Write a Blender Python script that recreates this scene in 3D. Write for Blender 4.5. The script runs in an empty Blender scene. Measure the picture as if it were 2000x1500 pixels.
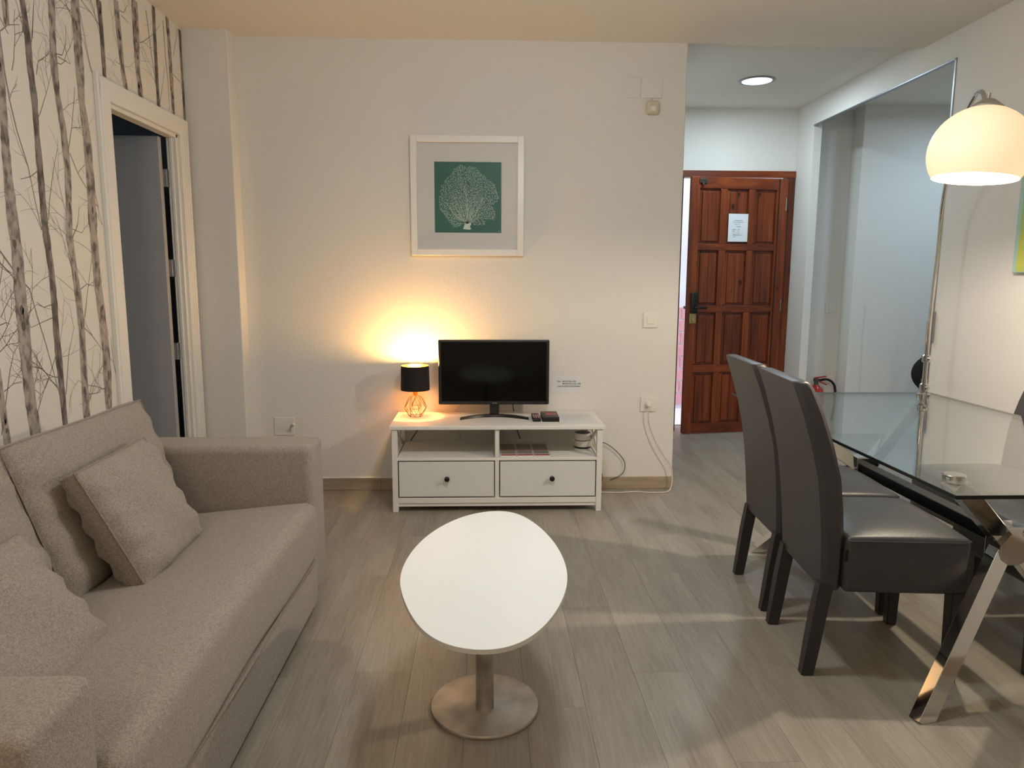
import bpy, bmesh, math, random
import numpy as np
from mathutils import Vector, Matrix, Quaternion
PI = math.pi
S = bpy.context.scene
C = S.collection
R = random.Random(7)

# ---------------------------------------------------------------- camera
cd = bpy.data.cameras.new('camera'); cam = bpy.data.objects.new('camera', cd); C.objects.link(cam)
cd.sensor_width = 36; cd.lens = 1390 / 2000 * 36; cd.clip_start = .02
right = Vector((0.99935861, -0.03556378, 0.00419323)); up = Vector((0.00103786, 0.14581148, 0.98931185))
right.normalize(); up = (up - up.dot(right) * right).normalized(); back = right.cross(up)
cam.matrix_world = Matrix(((right.x, up.x, back.x, 0), (right.y, up.y, back.y, 0), (right.z, up.z, back.z, 1.25), (0, 0, 0, 1)))
S.camera = cam

# ---------------------------------------------------------------- world, exposure, lights
w = bpy.data.worlds.new('world'); S.world = w; w.use_nodes = True
w.node_tree.nodes['Background'].inputs[0].default_value = (.80, .90, 1.0, 1)
w.node_tree.nodes['Background'].inputs[1].default_value = 3.2
S.view_settings.view_transform = 'Standard'; S.view_settings.look = 'None'
S.view_settings.gamma = 1; S.view_settings.use_curve_mapping = False
S.view_settings.exposure = 0.08

def lamp(name, kind, loc, energy, col, size=.1, rot=None, **kw):
    l = bpy.data.lights.new(name, kind); l.energy = energy; l.color = col
    if kind == 'AREA': l.shape = 'DISK'; l.size = size
    elif kind in ('POINT', 'SPOT'): l.shadow_soft_size = size
    for k, v in kw.items(): setattr(l, k, v)
    o = bpy.data.objects.new(name, l); C.objects.link(o); o.location = loc
    if rot: o.rotation_euler = rot
    return o
# ceiling lamp of the living room (above the coffee table, out of frame), kitchen-side ceiling lamp behind the camera
lamp('ceiling_lamp_light', 'POINT', (.25, 2.05, 2.10), 25, (.86, .94, 1.0), .10)
lamp('ceiling_lamp_downlight', 'AREA', (.25, 2.05, 2.09), 4, (.90, .95, 1.0), .20)
lamp('rear_ceiling_lamp_light', 'POINT', (-.5, -.75, 2.0), 24, (1.0, .82, .62), .14)
lamp('hall_downlight_light', 'AREA', (1.834, 5.01, 2.572), 14, (.72, .90, 1.0), .19)
lamp('side_room_light', 'AREA', (3.6, 4.8, 2.50), 10.0, (.58, .80, 1.0), .25)
lamp('bedroom_light', 'AREA', (-3.3, 2.4, 2.3), 3.2, (.72, .84, 1.0), .25)

# ---------------------------------------------------------------- materials
def s2l(c):
    return tuple(((x / 255) / 12.92 if x / 255 <= .04045 else ((x / 255 + .055) / 1.055) ** 2.4) for x in c)
MATS = {}
def mat(name, col, rough=.5, metal=0., bump=None, var=None, spec=None, emit=None, trans=None, coat=None, sheen=None, alpha=None):
    """bump=(scale,strength[,stretch xyz]); var=(col2,scale,stretch,contrast lo,hi)"""
    m = bpy.data.materials.new(name); m.use_nodes = True; nt = m.node_tree; b = nt.nodes['Principled BSDF']
    b.inputs['Base Color'].default_value = (*s2l(col), 1); b.inputs['Roughness'].default_value = rough
    b.inputs['Metallic'].default_value = metal
    if spec is not None: b.inputs['Specular IOR Level'].default_value = spec
    if trans: b.inputs['Transmission Weight'].default_value = trans
    if coat: b.inputs['Coat Weight'].default_value = coat
    if sheen: b.inputs['Sheen Weight'].default_value = sheen
    if emit: b.inputs['Emission Color'].default_value = (*s2l(emit[0]), 1); b.inputs['Emission Strength'].default_value = emit[1]
    tc = nt.nodes.new('ShaderNodeTexCoord')
    def noise(scale, stretch, detail=6):
        mp = nt.nodes.new('ShaderNodeMapping'); nt.links.new(tc.outputs['Object'], mp.inputs[0])
        mp.inputs['Scale'].default_value = stretch
        n = nt.nodes.new('ShaderNodeTexNoise'); n.inputs['Scale'].default_value = scale; n.inputs['Detail'].default_value = detail
        nt.links.new(mp.outputs[0], n.inputs['Vector']); return n
    if var:
        n = noise(var[1], var[2]); r = nt.nodes.new('ShaderNodeValToRGB')
        r.color_ramp.elements[0].position = var[3]; r.color_ramp.elements[1].position = var[4]
        r.color_ramp.elements[0].color = (*s2l(var[0]), 1); r.color_ramp.elements[1].color = (*s2l(col), 1)
        nt.links.new(n.outputs['Fac'], r.inputs[0]); nt.links.new(r.outputs[0], b.inputs['Base Color'])
    if bump:
        n = noise(bump[0], bump[2] if len(bump) > 2 else (1, 1, 1), 4); bp = nt.nodes.new('ShaderNodeBump')
        bp.inputs['Strength'].default_value = bump[1]; bp.inputs['Distance'].default_value = .01
        nt.links.new(n.outputs['Fac'], bp.inputs['Height']); nt.links.new(bp.outputs[0], b.inputs['Normal'])
    MATS[name] = m; return m

wallm = mat('wall_paint', (226, 223, 217), .75, bump=(60, .16))
paper = mat('wallpaper', (225, 220, 210), .8, bump=(90, .05))
ceilm = mat('ceiling_paint', (228, 222, 212), .8, bump=(30, .06))
whitew = mat('white_wood', (232, 230, 224), .45, bump=(12, .05, (8, 8, .3)))
casing = mat('casing_white', (232, 229, 222), .45, bump=(25, .25, (6, 6, .15)))
lacq = mat('white_lacquer', (231, 230, 226), .32)
drawm = mat('drawer_white', (224, 226, 222), .38)
tabm = mat('table_laminate', (236, 240, 240), .28, coat=.2)
steel = mat('brushed_steel', (204, 197, 187), .45, .70, bump=(14, .10, (1, 1, 1)), var=((146, 140, 132), 9, (1, 1, 1), .3, .7))
chrome = mat('chrome', (205, 203, 200), .07, 1.)
darkch = mat('dark_chrome', (120, 116, 112), .25, 1.)
blackp = mat('black_plastic', (12, 12, 13), .35)
blackm = mat('black_matte', (14, 13, 13), .7)
screenm = mat('screen', (2, 2, 2), .09, spec=.25)
bezelm = mat('bezel', (30, 31, 33), .35)
leath = mat('charcoal_leatherette', (62, 60, 63), .40, bump=(220, .10), var=((54, 52, 55), 3, (1, 1, 1), .3, .7))
legm = mat('dark_leg', (44, 42, 42), .45)
baseb = mat('baseboard_wood', (178, 160, 138), .5, var=((158, 140, 118), 6, (.6, 1, 6), .35, .7))
alum = mat('aluminium', (150, 152, 156), .4, .9)
plastw = mat('white_plastic', (228, 225, 217), .35)
plasti = mat('ivory_plastic', (205, 197, 176), .4)
goldm = mat('gold_lining', (214, 150, 50), .35, .6)
wirem = mat('gold_wire', (128, 100, 50), .35, 1.)
shadeb = mat('black_shade', (16, 13, 14), .85, bump=(200, .1))
bulbm = mat('bulb', (255, 190, 90), .5, emit=((255, 196, 96), 14))
glow = mat('frosted_glow', (245, 235, 215), .5, emit=((255, 216, 164), .66))
glowin = mat('frosted_inner', (250, 245, 235), .6, emit=((255, 240, 214), 1.15))
ledm = mat('led_lens', (240, 250, 255), .4, emit=((214, 240, 255), 1.6))
redm = mat('extinguisher_red', (178, 24, 26), .3, coat=.4)
printg = mat('print_green', (8, 98, 76), .6, var=((6, 84, 66), 4, (1, 1, 1), .3, .7))
coralm = mat('print_white', (205, 222, 210), .6)
matb = mat('mat_board', (214, 212, 208), .75)
paperm = mat('sheet_paper', (226, 228, 232), .6)
inkm = mat('ink', (52, 52, 56), .7)
greyink = mat('grey_ink', (150, 150, 152), .7)
gatew = mat('bark_print', (170, 162, 154), .8, var=((96, 88, 84), 26, (1, 1.3, .8), .34, .56))
barkd = mat('bark_print_dark', (140, 132, 126), .8, var=((78, 71, 68), 24, (1, 1.4, .7), .38, .60))
knotm = mat('knot_print', (98, 90, 85), .8)
twig = mat('twig_print', (134, 124, 114), .8)
cordw = mat('white_cord', (215, 208, 192), .5)
cordb = mat('black_cord', (34, 30, 28), .5)
cushm_args = dict(rough=.95, sheen=.15)

def fabric(name, c1, c2):
    m = mat(name, c1, .95, sheen=.2); nt = m.node_tree; b = nt.nodes['Principled BSDF']
    tc = nt.nodes.new('ShaderNodeTexCoord')
    n1 = nt.nodes.new('ShaderNodeTexNoise'); n1.inputs['Scale'].default_value = 320; n1.inputs['Detail'].default_value = 2
    n2 = nt.nodes.new('ShaderNodeTexNoise'); n2.inputs['Scale'].default_value = 150; n2.inputs['Detail'].default_value = 5
    wv = nt.nodes.new('ShaderNodeTexVoronoi'); wv.inputs['Scale'].default_value = 420
    for n in (n1, n2, wv): nt.links.new(tc.outputs['Object'], n.inputs['Vector'])
    mx = nt.nodes.new('ShaderNodeMath'); mx.operation = 'MULTIPLY_ADD'; mx.inputs[1].default_value = .65
    nt.links.new(n1.outputs['Fac'], mx.inputs[0])
    m2 = nt.nodes.new('ShaderNodeMath'); m2.operation = 'MULTIPLY'; m2.inputs[1].default_value = .35
    nt.links.new(n2.outputs['Fac'], m2.inputs[0]); nt.links.new(m2.outputs[0], mx.inputs[2])
    r = nt.nodes.new('ShaderNodeValToRGB'); r.color_ramp.elements[0].position = .38; r.color_ramp.elements[1].position = .62
    r.color_ramp.elements[0].color = (*s2l(c2), 1); r.color_ramp.elements[1].color = (*s2l(c1), 1)
    nt.links.new(mx.outputs[0], r.inputs[0]); nt.links.new(r.outputs[0], b.inputs['Base Color'])
    bp = nt.nodes.new('ShaderNodeBump'); bp.inputs['Strength'].default_value = .35; bp.inputs['Distance'].default_value = .004
    nt.links.new(wv.outputs['Distance'], bp.inputs['Height']); nt.links.new(bp.outputs[0], b.inputs['Normal'])
    return m
sofam = fabric('sofa_fabric', (166, 154, 142), (132, 121, 111))
pipem = fabric('piping_fabric', (150, 138, 126), (120, 109, 99))

def woodm(name, c1, c2, c3, axis, knots=False, rough=.4, fine=70, rnd=.12):
    """long-grain wood in world space; each plank object shifts its own grain and tone"""
    m = bpy.data.materials.new(name); m.use_nodes = True; nt = m.node_tree; N = nt.nodes; L = nt.links; b = N['Principled BSDF']
    b.inputs['Roughness'].default_value = rough
    g = N.new('ShaderNodeNewGeometry'); oi = N.new('ShaderNodeObjectInfo')
    off = N.new('ShaderNodeVectorMath'); off.operation = 'SCALE'; off.inputs[3].default_value = 37
    cb = N.new('ShaderNodeCombineXYZ')
    for i in range(3): L.new(oi.outputs['Random'], cb.inputs[i])
    L.new(cb.outputs[0], off.inputs[0])
    ad = N.new('ShaderNodeVectorMath'); ad.operation = 'ADD'; L.new(g.outputs['Position'], ad.inputs[0]); L.new(off.outputs[0], ad.inputs[1])
    def nz(sc, st, det):
        mp = N.new('ShaderNodeMapping'); s = [1, 1, 1]; s[axis] = st; mp.inputs['Scale'].default_value = s
        L.new(ad.outputs[0], mp.inputs[0]); n = N.new('ShaderNodeTexNoise'); n.inputs['Scale'].default_value = sc
        n.inputs['Detail'].default_value = det; n.inputs['Distortion'].default_value = .6; L.new(mp.outputs[0], n.inputs['Vector']); return n
    a = nz(7, .16, 5); f = nz(fine, .05, 4)
    mx = N.new('ShaderNodeMath'); mx.operation = 'MULTIPLY_ADD'; mx.inputs[1].default_value = .55; L.new(a.outputs['Fac'], mx.inputs[0])
    f2 = N.new('ShaderNodeMath'); f2.operation = 'MULTIPLY'; f2.inputs[1].default_value = .45; L.new(f.outputs['Fac'], f2.inputs[0]); L.new(f2.outputs[0], mx.inputs[2])
    r = N.new('ShaderNodeValToRGB'); e = r.color_ramp.elements; e[0].position = .34; e[1].position = .64
    e[0].color = (*s2l(c3), 1); e[1].color = (*s2l(c1), 1); x = e.new(.5); x.color = (*s2l(c2), 1)
    L.new(mx.outputs[0], r.inputs[0])
    hs = N.new('ShaderNodeHueSaturation'); L.new(r.outputs[0], hs.inputs['Color'])
    mr = N.new('ShaderNodeMapRange'); mr.inputs['To Min'].default_value = 1 - rnd; mr.inputs['To Max'].default_value = 1 + rnd
    L.new(oi.outputs['Random'], mr.inputs[0]); L.new(mr.outputs[0], hs.inputs['Value'])
    out = hs.outputs[0]
    if knots:
        mp = N.new('ShaderNodeMapping'); s = [9, 9, 9]; s[axis] = 4.5; mp.inputs['Scale'].default_value = s; L.new(ad.outputs[0], mp.inputs[0])
        v = N.new('ShaderNodeTexVoronoi'); v.inputs['Scale'].default_value = 1.0; L.new(mp.outputs[0], v.inputs['Vector'])
        kr = N.new('ShaderNodeValToRGB'); kr.color_ramp.elements[0].position = .06; kr.color_ramp.elements[1].position = .16
        kr.color_ramp.elements[0].color = (.12, .09, .08, 1); kr.color_ramp.elements[1].color = (1, 1, 1, 1)
        L.new(v.outputs['Distance'], kr.inputs[0])
        mm = N.new('ShaderNodeMixRGB'); mm.blend_type = 'MULTIPLY'; mm.inputs[0].default_value = 1; L.new(out, mm.inputs[1]); L.new(kr.outputs[0], mm.inputs[2]); out = mm.outputs[0]
    L.new(out, b.inputs['Base Color'])
    bp = N.new('ShaderNodeBump'); bp.inputs['Strength'].default_value = .12; bp.inputs['Distance'].default_value = .004
    L.new(f.outputs['Fac'], bp.inputs['Height']); L.new(bp.outputs[0], b.inputs['Normal'])
    return m
floorm = woodm('floor_plank_wood', (160, 152, 139), (148, 140, 127), (130, 121, 108), 1, rough=.40, fine=150, rnd=.015)
floorbase = mat('floor_joint', (92, 84, 74), .8)
doorm = woodm('stained_pine', (138, 68, 26), (112, 48, 17), (76, 30, 12), 2, knots=True, rough=.35, fine=45, rnd=.16)
railm = woodm('stained_pine_rail', (134, 64, 24), (110, 46, 17), (78, 32, 13), 0, rough=.35, fine=45, rnd=.12)

def glassm(name, tint, rough=0.0):
    m = bpy.data.materials.new(name); m.use_nodes = True; nt = m.node_tree; b = nt.nodes['Principled BSDF']
    b.inputs['Base Color'].default_value = (*tint, 1); b.inputs['Roughness'].default_value = rough
    b.inputs['Transmission Weight'].default_value = 1; b.inputs['IOR'].default_value = 1.5
    return m

def thin_glass(name, refl=.025, tint=(1, 1, 1), rg=.02, graz=.85):
    m = bpy.data.materials.new(name); m.use_nodes = True; nt = m.node_tree; N = nt.nodes; L = nt.links
    for n in list(N): N.remove(n)
    o = N.new('ShaderNodeOutputMaterial'); t = N.new('ShaderNodeBsdfTransparent'); t.inputs[0].default_value = (*tint, 1)
    g = N.new('ShaderNodeBsdfGlossy'); g.inputs['Roughness'].default_value = rg
    f = N.new('ShaderNodeLayerWeight'); f.inputs[0].default_value = .5; pw = N.new('ShaderNodeMath'); pw.operation = 'POWER'; pw.inputs[1].default_value = 4.5
    sc_ = N.new('ShaderNodeMath'); sc_.operation = 'MULTIPLY_ADD'; sc_.inputs[1].default_value = graz; sc_.inputs[2].default_value = refl; mx = N.new('ShaderNodeMixShader')
    L.new(f.outputs['Facing'], pw.inputs[0]); L.new(pw.outputs[0], sc_.inputs[0]); L.new(sc_.outputs[0], mx.inputs[0])
    L.new(t.outputs[0], mx.inputs[1]); L.new(g.outputs[0], mx.inputs[2]); L.new(mx.outputs[0], o.inputs[0]); return m
pglass = thin_glass('picture_glass', .010, rg=.4)
tglass = thin_glass('table_glass', .05, (.95, .985, .978), graz=1.0); tedge = mat('glass_edge', (8, 18, 18), .3, spec=.35)
acryl = thin_glass('clear_sleeve', .012, rg=.15, graz=.3)

# ---------------------------------------------------------------- mesh helpers (world coordinates; obj() moves them into the parent's frame)
WM = {}
def T(o): return WM.get(o.name, Matrix.Identity(4))
def nb(): return bmesh.new()
def box(bm, x0, x1, y0, y1, z0, z1, bev=0, seg=2, rot=None, piv=None):
    r = bmesh.ops.create_cube(bm, size=1); vs = r['verts']
    for v in vs: v.co = Vector(((x0 + x1) / 2 + v.co.x * (x1 - x0), (y0 + y1) / 2 + v.co.y * (y1 - y0), (z0 + z1) / 2 + v.co.z * (z1 - z0)))
    if bev:
        es = list({e for v in vs for e in v.link_edges})
        rr = bmesh.ops.bevel(bm, geom=es, offset=bev, segments=seg, profile=.5, affect='EDGES')
        vs = list({v for f in rr['faces'] for v in f.verts} | {v for v in vs if v.is_valid})
    if rot is not None:
        p = Vector(piv) if piv else Vector(((x0 + x1) / 2, (y0 + y1) / 2, (z0 + z1) / 2))
        for v in vs: v.co = p + rot @ (v.co - p)
    return vs
def ring_frames(pts, closed=False):
    n = len(pts); fr = []; prev = None
    for i, p in enumerate(pts):
        a = pts[(i - 1) % n] if (i > 0 or closed) else pts[i]; b = pts[(i + 1) % n] if (i < n - 1 or closed) else pts[i]
        t = (b - a).normalized()
        if prev is None:
            u = t.cross(Vector((0, 0, 1)))
            if u.length < .1: u = t.cross(Vector((1, 0, 0)))
            u.normalize()
        else: u = (prev - prev.dot(t) * t).normalized()
        prev = u; fr.append((p, u, t.cross(u)))
    return fr
def tube(bm, pts, r, seg=8, closed=False, cap=True):
    pts = [Vector(p) for p in pts]; rs = r if isinstance(r, (list, tuple)) else [r] * len(pts)
    rings = []
    for (p, u, v), rr in zip(ring_frames(pts, closed), rs):
        rings.append([bm.verts.new(p + rr * (math.cos(2 * PI * k / seg) * u + math.sin(2 * PI * k / seg) * v)) for k in range(seg)])
    n = len(rings)
    for i in range(n if closed else n - 1):
        a = rings[i]; b = rings[(i + 1) % n]
        for k in range(seg): bm.faces.new((a[k], a[(k + 1) % seg], b[(k + 1) % seg], b[k]))
    if cap and not closed: bm.faces.new(rings[0][::-1]); bm.faces.new(rings[-1])
def bar(bm, a, b, wx, wy, side=Vector((1, 0, 0)), bev=.002):
    a = Vector(a); b = Vector(b); t = (b - a); L = t.length; t.normalize()
    s = (side - side.dot(t) * t).normalized(); u = t.cross(s)
    vs = box(bm, -wx / 2, wx / 2, -wy / 2, wy / 2, 0, L, bev)
    M = Matrix((s, u, t)).transposed()
    for v in vs: v.co = a + M @ v.co
def lathe(bm, prof, c=(0, 0, 0), seg=32, capb=True, capt=True):
    c = Vector(c); rings = []
    for r, z in prof: rings.append([bm.verts.new(c + Vector((r * math.cos(2 * PI * k / seg), r * math.sin(2 * PI * k / seg), z))) for k in range(seg)])
    for a, b in zip(rings, rings[1:]):
        for k in range(seg): bm.faces.new((a[k], a[(k + 1) % seg], b[(k + 1) % seg], b[k]))
    if capb: bm.faces.new(rings[0][::-1])
    if capt: bm.faces.new(rings[-1])
def prism(bm, poly, axis, a, b, bev=0):
    """poly of 2-D points extruded along axis (0,1,2) from a to b"""
    def P(p, t):
        return Vector((t, p[0], p[1])) if axis == 0 else Vector((p[0], t, p[1])) if axis == 1 else Vector((p[0], p[1], t))
    A = [bm.verts.new(P(p, a)) for p in poly]; B = [bm.verts.new(P(p, b)) for p in poly]; n = len(poly)
    fs = [bm.faces.new(A), bm.faces.new(B[::-1])] + [bm.faces.new((A[i], B[i], B[(i + 1) % n], A[(i + 1) % n])) for i in range(n)]
    if bev:
        es = list({e for f in fs for e in f.edges}); bmesh.ops.bevel(bm, geom=es, offset=bev, segments=2, profile=.5, affect='EDGES')
def obj(name, bm, m, parent=None, smooth=None, label=None):
    bmesh.ops.recalc_face_normals(bm, faces=bm.faces)
    if parent is not None: bm.transform(T(parent).inverted())
    me = bpy.data.meshes.new(name); bm.to_mesh(me); bm.free()
    for mm in (m if isinstance(m, (list, tuple)) else [m]): me.materials.append(mm)
    o = bpy.data.objects.new(name, me); C.objects.link(o)
    if parent is not None: o.parent = parent; WM[o.name] = T(parent).copy()
    if smooth is not None:
        me.set_sharp_from_angle(angle=smooth)
        for p in me.polygons: p.use_smooth = True
    if label: o['label'] = label
    return o
SM = math.radians(40)
def tag(o, label, cat, group=None, kind=None):
    o['label'] = label; o['category'] = cat
    if group: o['group'] = group
    if kind: o['kind'] = kind
    return o
def thing(name, label, cat, loc=(0, 0, 0), rz=0, group=None):
    o = bpy.data.objects.new(name, None); C.objects.link(o); o.empty_display_size = .05
    o.location = loc; o.rotation_euler = (0, 0, rz); WM[o.name] = Matrix.Translation(loc) @ Matrix.Rotation(rz, 4, 'Z')
    return tag(o, label, cat, group)
def struct(name, bm, m, parent=None, smooth=None):
    o = obj(name, bm, m, parent, smooth)
    if parent is None: o['kind'] = 'structure'
    return o
def dup(root, loc, rz, label=None, group=None):
    kids = {}
    for o in bpy.data.objects:
        if o.parent: kids.setdefault(o.parent.name, []).append(o)
    def cp(o, par):
        c = o.copy(); C.objects.link(c)
        if par: c.parent = par
        for ch in kids.get(o.name, []): cp(ch, c)
        return c
    r = cp(root, None); r.location = loc; r.rotation_euler = (0, 0, rz)
    if label: r['label'] = label
    if group: r['group'] = group
    return r
def text(name, body, size, m, parent, M, label=None, align='LEFT', bold=False):
    cu = bpy.data.curves.new('t', 'FONT'); cu.body = body; cu.size = size; cu.align_x = align
    if bold: cu.offset = size * .02
    to = bpy.data.objects.new('t', cu); C.objects.link(to)
    me = bpy.data.meshes.new_from_object(to); me.name = name
    bpy.data.objects.remove(to); bpy.data.curves.remove(cu)
    me.transform(T(parent).inverted() @ M); me.materials.clear(); me.materials.append(m)
    o = bpy.data.objects.new(name, me); C.objects.link(o); o.parent = parent; WM[o.name] = T(parent).copy()
    if label: o['label'] = label
    return o
def face_y(x, y, z):   # text lying in a plane that faces -Y
    return Matrix.Translation((x, y, z)) @ Matrix.Rotation(PI / 2, 4, 'X')

# ================================================================= THE SETTING
CZ = 2.55; HZ = 2.59
bm = nb(); box(bm, -4.2, 4.6, -1.6, 6.1, -.12, -.012); fl = struct('floor', bm, floorbase)
PW = .1785; X0 = .114 - 10 * PW
pm = {}
def plank(x0, x1, y0, y1):
    key = (round(x1 - x0, 3), round(y1 - y0, 3))
    if key not in pm:
        b = nb(); box(b, 0, x1 - x0 - .0005, 0, y1 - y0 - .0004, -.012, 0, .0004, 1)
        me = bpy.data.meshes.new('plank'); bmesh.ops.recalc_face_normals(b, faces=b.faces); b.to_mesh(me); b.free(); me.materials.append(floorm); pm[key] = me
    o = bpy.data.objects.new('plank', pm[key]); C.objects.link(o); o.parent = fl; o.location = (x0, y0, 0)
offs = [0, .52, .17, .83, .36, .98, .62]
for i in range(0, 24):
    x0 = X0 + i * PW; x1 = x0 + PW; y = -1.6 - 1.22 + offs[i % 7] * 1.22 + .08
    x1 = min(x1, 2.53)
    if x0 >= 2.52: continue
    while y < 5.99:
        a = max(y, -1.6); b = min(y + 1.22, 6.0)
        if b - a > .02 : plank(x0, x1, a, b)
        y += 1.22
for i in range(11):
    x0 = 2.53 + i * PW; y = 3.8 - offs[i % 7] * .9
    while y < 5.99:
        a = max(y, 3.8); b = min(y + 1.22, 6.0)
        if b - a > .02: plank(x0, x0 + PW, a, b)
        y += 1.22
bm = nb(); box(bm, -3.9, X0, 1.4, 4.3, -.012, 0); struct('bedroom_floor_strip', bm, floorm, fl)

# ceilings
bm = nb(); box(bm, -1.75, 2.60, -1.6, 4.17, CZ, CZ + .2); struct('ceiling', bm, ceilm)
bm = nb(); box(bm, 1.0, 4.6, 4.17, 6.1, HZ, HZ + .2); box(bm, 2.60, 4.6, 3.6, 4.17, HZ, HZ + .2); struct('ceiling_hall', bm, ceilm)
# back wall and its column
bm = nb(); box(bm, -1.75, 1.122, 4.15, 4.30, 0, CZ + .1, .004, 1); struct('wall_back', bm, wallm)
bm = nb(); box(bm, -1.612, -1.370, 4.045, 4.152, 0, CZ + .02, .006, 2); struct('wall_column', bm, wallm)
# hall walls
bm = nb(); box(bm, .98, 1.122, 4.28, 5.82, 0, HZ + .1); struct('wall_hall_left', bm, wallm)
bm = nb(); box(bm, .98, 1.555, 5.80, 5.95, 0, HZ + .1); box(bm, 1.555, 2.47, 5.80, 5.95, 2.112, HZ + .1); box(bm, 2.47, 4.6, 5.80, 5.95, 0, HZ + .1); box(bm, 2.92, 4.6, 5.63, 5.80, 0, HZ + .05, .004, 1)
struct('wall_hall_back', bm, wallm)
# right wall with its wide opening towards the side room
bm = nb(); prism(bm, [(-1.6, 0), (3.858, 0), (3.858, 2.408), (5.50, 2.408), (5.50, 0), (5.82, 0), (5.82, HZ + .1), (-1.6, HZ + .1)], 0, 2.47, 2.488); box(bm, 2.4705, 2.53, 5.5005, 5.82, 0, HZ + .1)
struct('wall_right', bm, wallm)
bm = nb()
box(bm, 2.465, 2.492, 3.855, 3.870, 0, 2.408, .002, 1); box(bm, 2.465, 2.492, 3.855, 5.503, 2.400, 2.411, .002, 1)
tr = struct('trim_1', bm, alum)
for z0, z1 in ((.915, 1.085), (.42, .56)):
    bm = nb(); box(bm, 2.457, 2.466, 3.835, 3.872, z0, z1, .002, 1); obj('strike_plate', bm, alum, tr)
bm = nb(); box(bm, 4.45, 4.6, 3.6, 5.82, 0, HZ + .1); box(bm, 2.53, 4.6, 3.5, 3.62, 0, HZ + .1); struct('wall_side_room', bm, wallm)
bm = nb(); box(bm, -1.75, 2.60, -1.75, -1.6, 0, CZ + .1); struct('wall_front', bm, wallm)
# left wall with the bedroom doorway
DY0, DY1, DZ = 3.215, 3.905, 1.985
bm = nb(); box(bm, -1.655, -1.61, -1.6, DY0, 0, CZ + .1); box(bm, -1.655, -1.61, DY0, DY1, DZ, CZ + .1); box(bm, -1.655, -1.61, DY1, 4.16, 0, CZ + .1)
wl = struct('wall_left', bm, paper)
# bedroom shell beyond
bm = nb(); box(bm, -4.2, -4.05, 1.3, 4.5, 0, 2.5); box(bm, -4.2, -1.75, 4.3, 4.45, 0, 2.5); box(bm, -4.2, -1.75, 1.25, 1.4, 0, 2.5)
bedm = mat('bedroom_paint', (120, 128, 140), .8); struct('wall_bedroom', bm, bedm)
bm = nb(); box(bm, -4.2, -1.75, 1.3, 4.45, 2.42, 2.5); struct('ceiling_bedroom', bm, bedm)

# ---- printed birch trees on the wallpaper (flat print)
TRUNKS = [[(2.547, 2.053, 0.026), (2.55, 1.933, 0.031), (2.542, 1.819, 0.035), (2.534, 1.709, 0.04), (2.532, 1.576, 0.048), (2.534, 1.442, 0.059), (2.542, 1.339, 0.06), (2.537, 1.182, 0.063), (2.538, 1.076, 0.066), (2.535, 0.942, 0.06), (2.538, 0.804, 0.061), (2.548, 0.719, 0.057)], [(2.697, 2.202, 0.029), (2.71, 2.079, 0.036), (2.708, 1.987, 0.033), (2.717, 1.875, 0.036), (2.713, 1.753, 0.033), (2.713, 1.636, 0.037), (2.712, 1.446, 0.037), (2.715, 1.401, 0.04), (2.727, 1.273, 0.037), (2.728, 1.155, 0.038), (2.723, 1.034, 0.038), (2.726, 0.901, 0.039), (2.728, 0.724, 0.035)], [(2.875, 2.266, 0.043), (2.864, 2.128, 0.037), (2.855, 2.029, 0.046), (2.862, 1.926, 0.034), (2.881, 1.814, 0.041), (2.889, 1.662, 0.042), (2.878, 1.546, 0.041), (2.861, 1.409, 0.045), (2.875, 1.292, 0.038), (2.889, 1.173, 0.046), (2.894, 1.039, 0.043), (2.885, 0.899, 0.043), (2.877, 0.726, 0.047)], [(3.036, 2.325, 0.06), (3.033, 2.21, 0.056), (3.032, 2.084, 0.064), (3.026, 1.949, 0.045), (3.045, 1.805, 0.057), (3.045, 1.625, 0.058), (3.037, 1.472, 0.062), (3.037, 1.42, 0.054), (3.037, 1.264, 0.054), (3.052, 1.074, 0.056), (3.061, 0.943, 0.06), (3.054, 0.812, 0.064), (3.048, 0.692, 0.049)], [(3.217, 2.391, 0.042), (3.223, 2.272, 0.034), (3.22, 2.088, 0.03)], [(3.365, 2.444, 0.041), (3.369, 2.351, 0.046), (3.377, 2.227, 0.037), (3.383, 2.151, 0.038), (3.404, 2.076, 0.033)], [(3.539, 2.507, 0.056), (3.534, 2.373, 0.061), (3.525, 2.224, 0.046), (3.538, 2.082, 0.047)], [(3.732, 2.549, 0.034), (3.726, 2.401, 0.034), (3.721, 2.257, 0.034), (3.721, 2.078, 0.035)], [(3.882, 2.55, 0.037), (3.889, 2.393, 0.037), (3.888, 2.228, 0.044), (3.889, 2.075, 0.032)], [(4.039, 2.537, 0.034), (4.048, 2.386, 0.034), (4.045, 2.191, 0.034), (4.048, 1.994, 0.034), (4.052, 1.794, 0.034), (4.051, 1.562, 0.035), (4.045, 1.288, 0.035), (4.056, 1.076, 0.035), (4.072, 0.798, 0.036), (4.065, 0.355, 0.037)], [(2.388, 0.95, 0.024), (2.39, 0.831, 0.03), (2.397, 0.707, 0.035)]]
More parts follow.
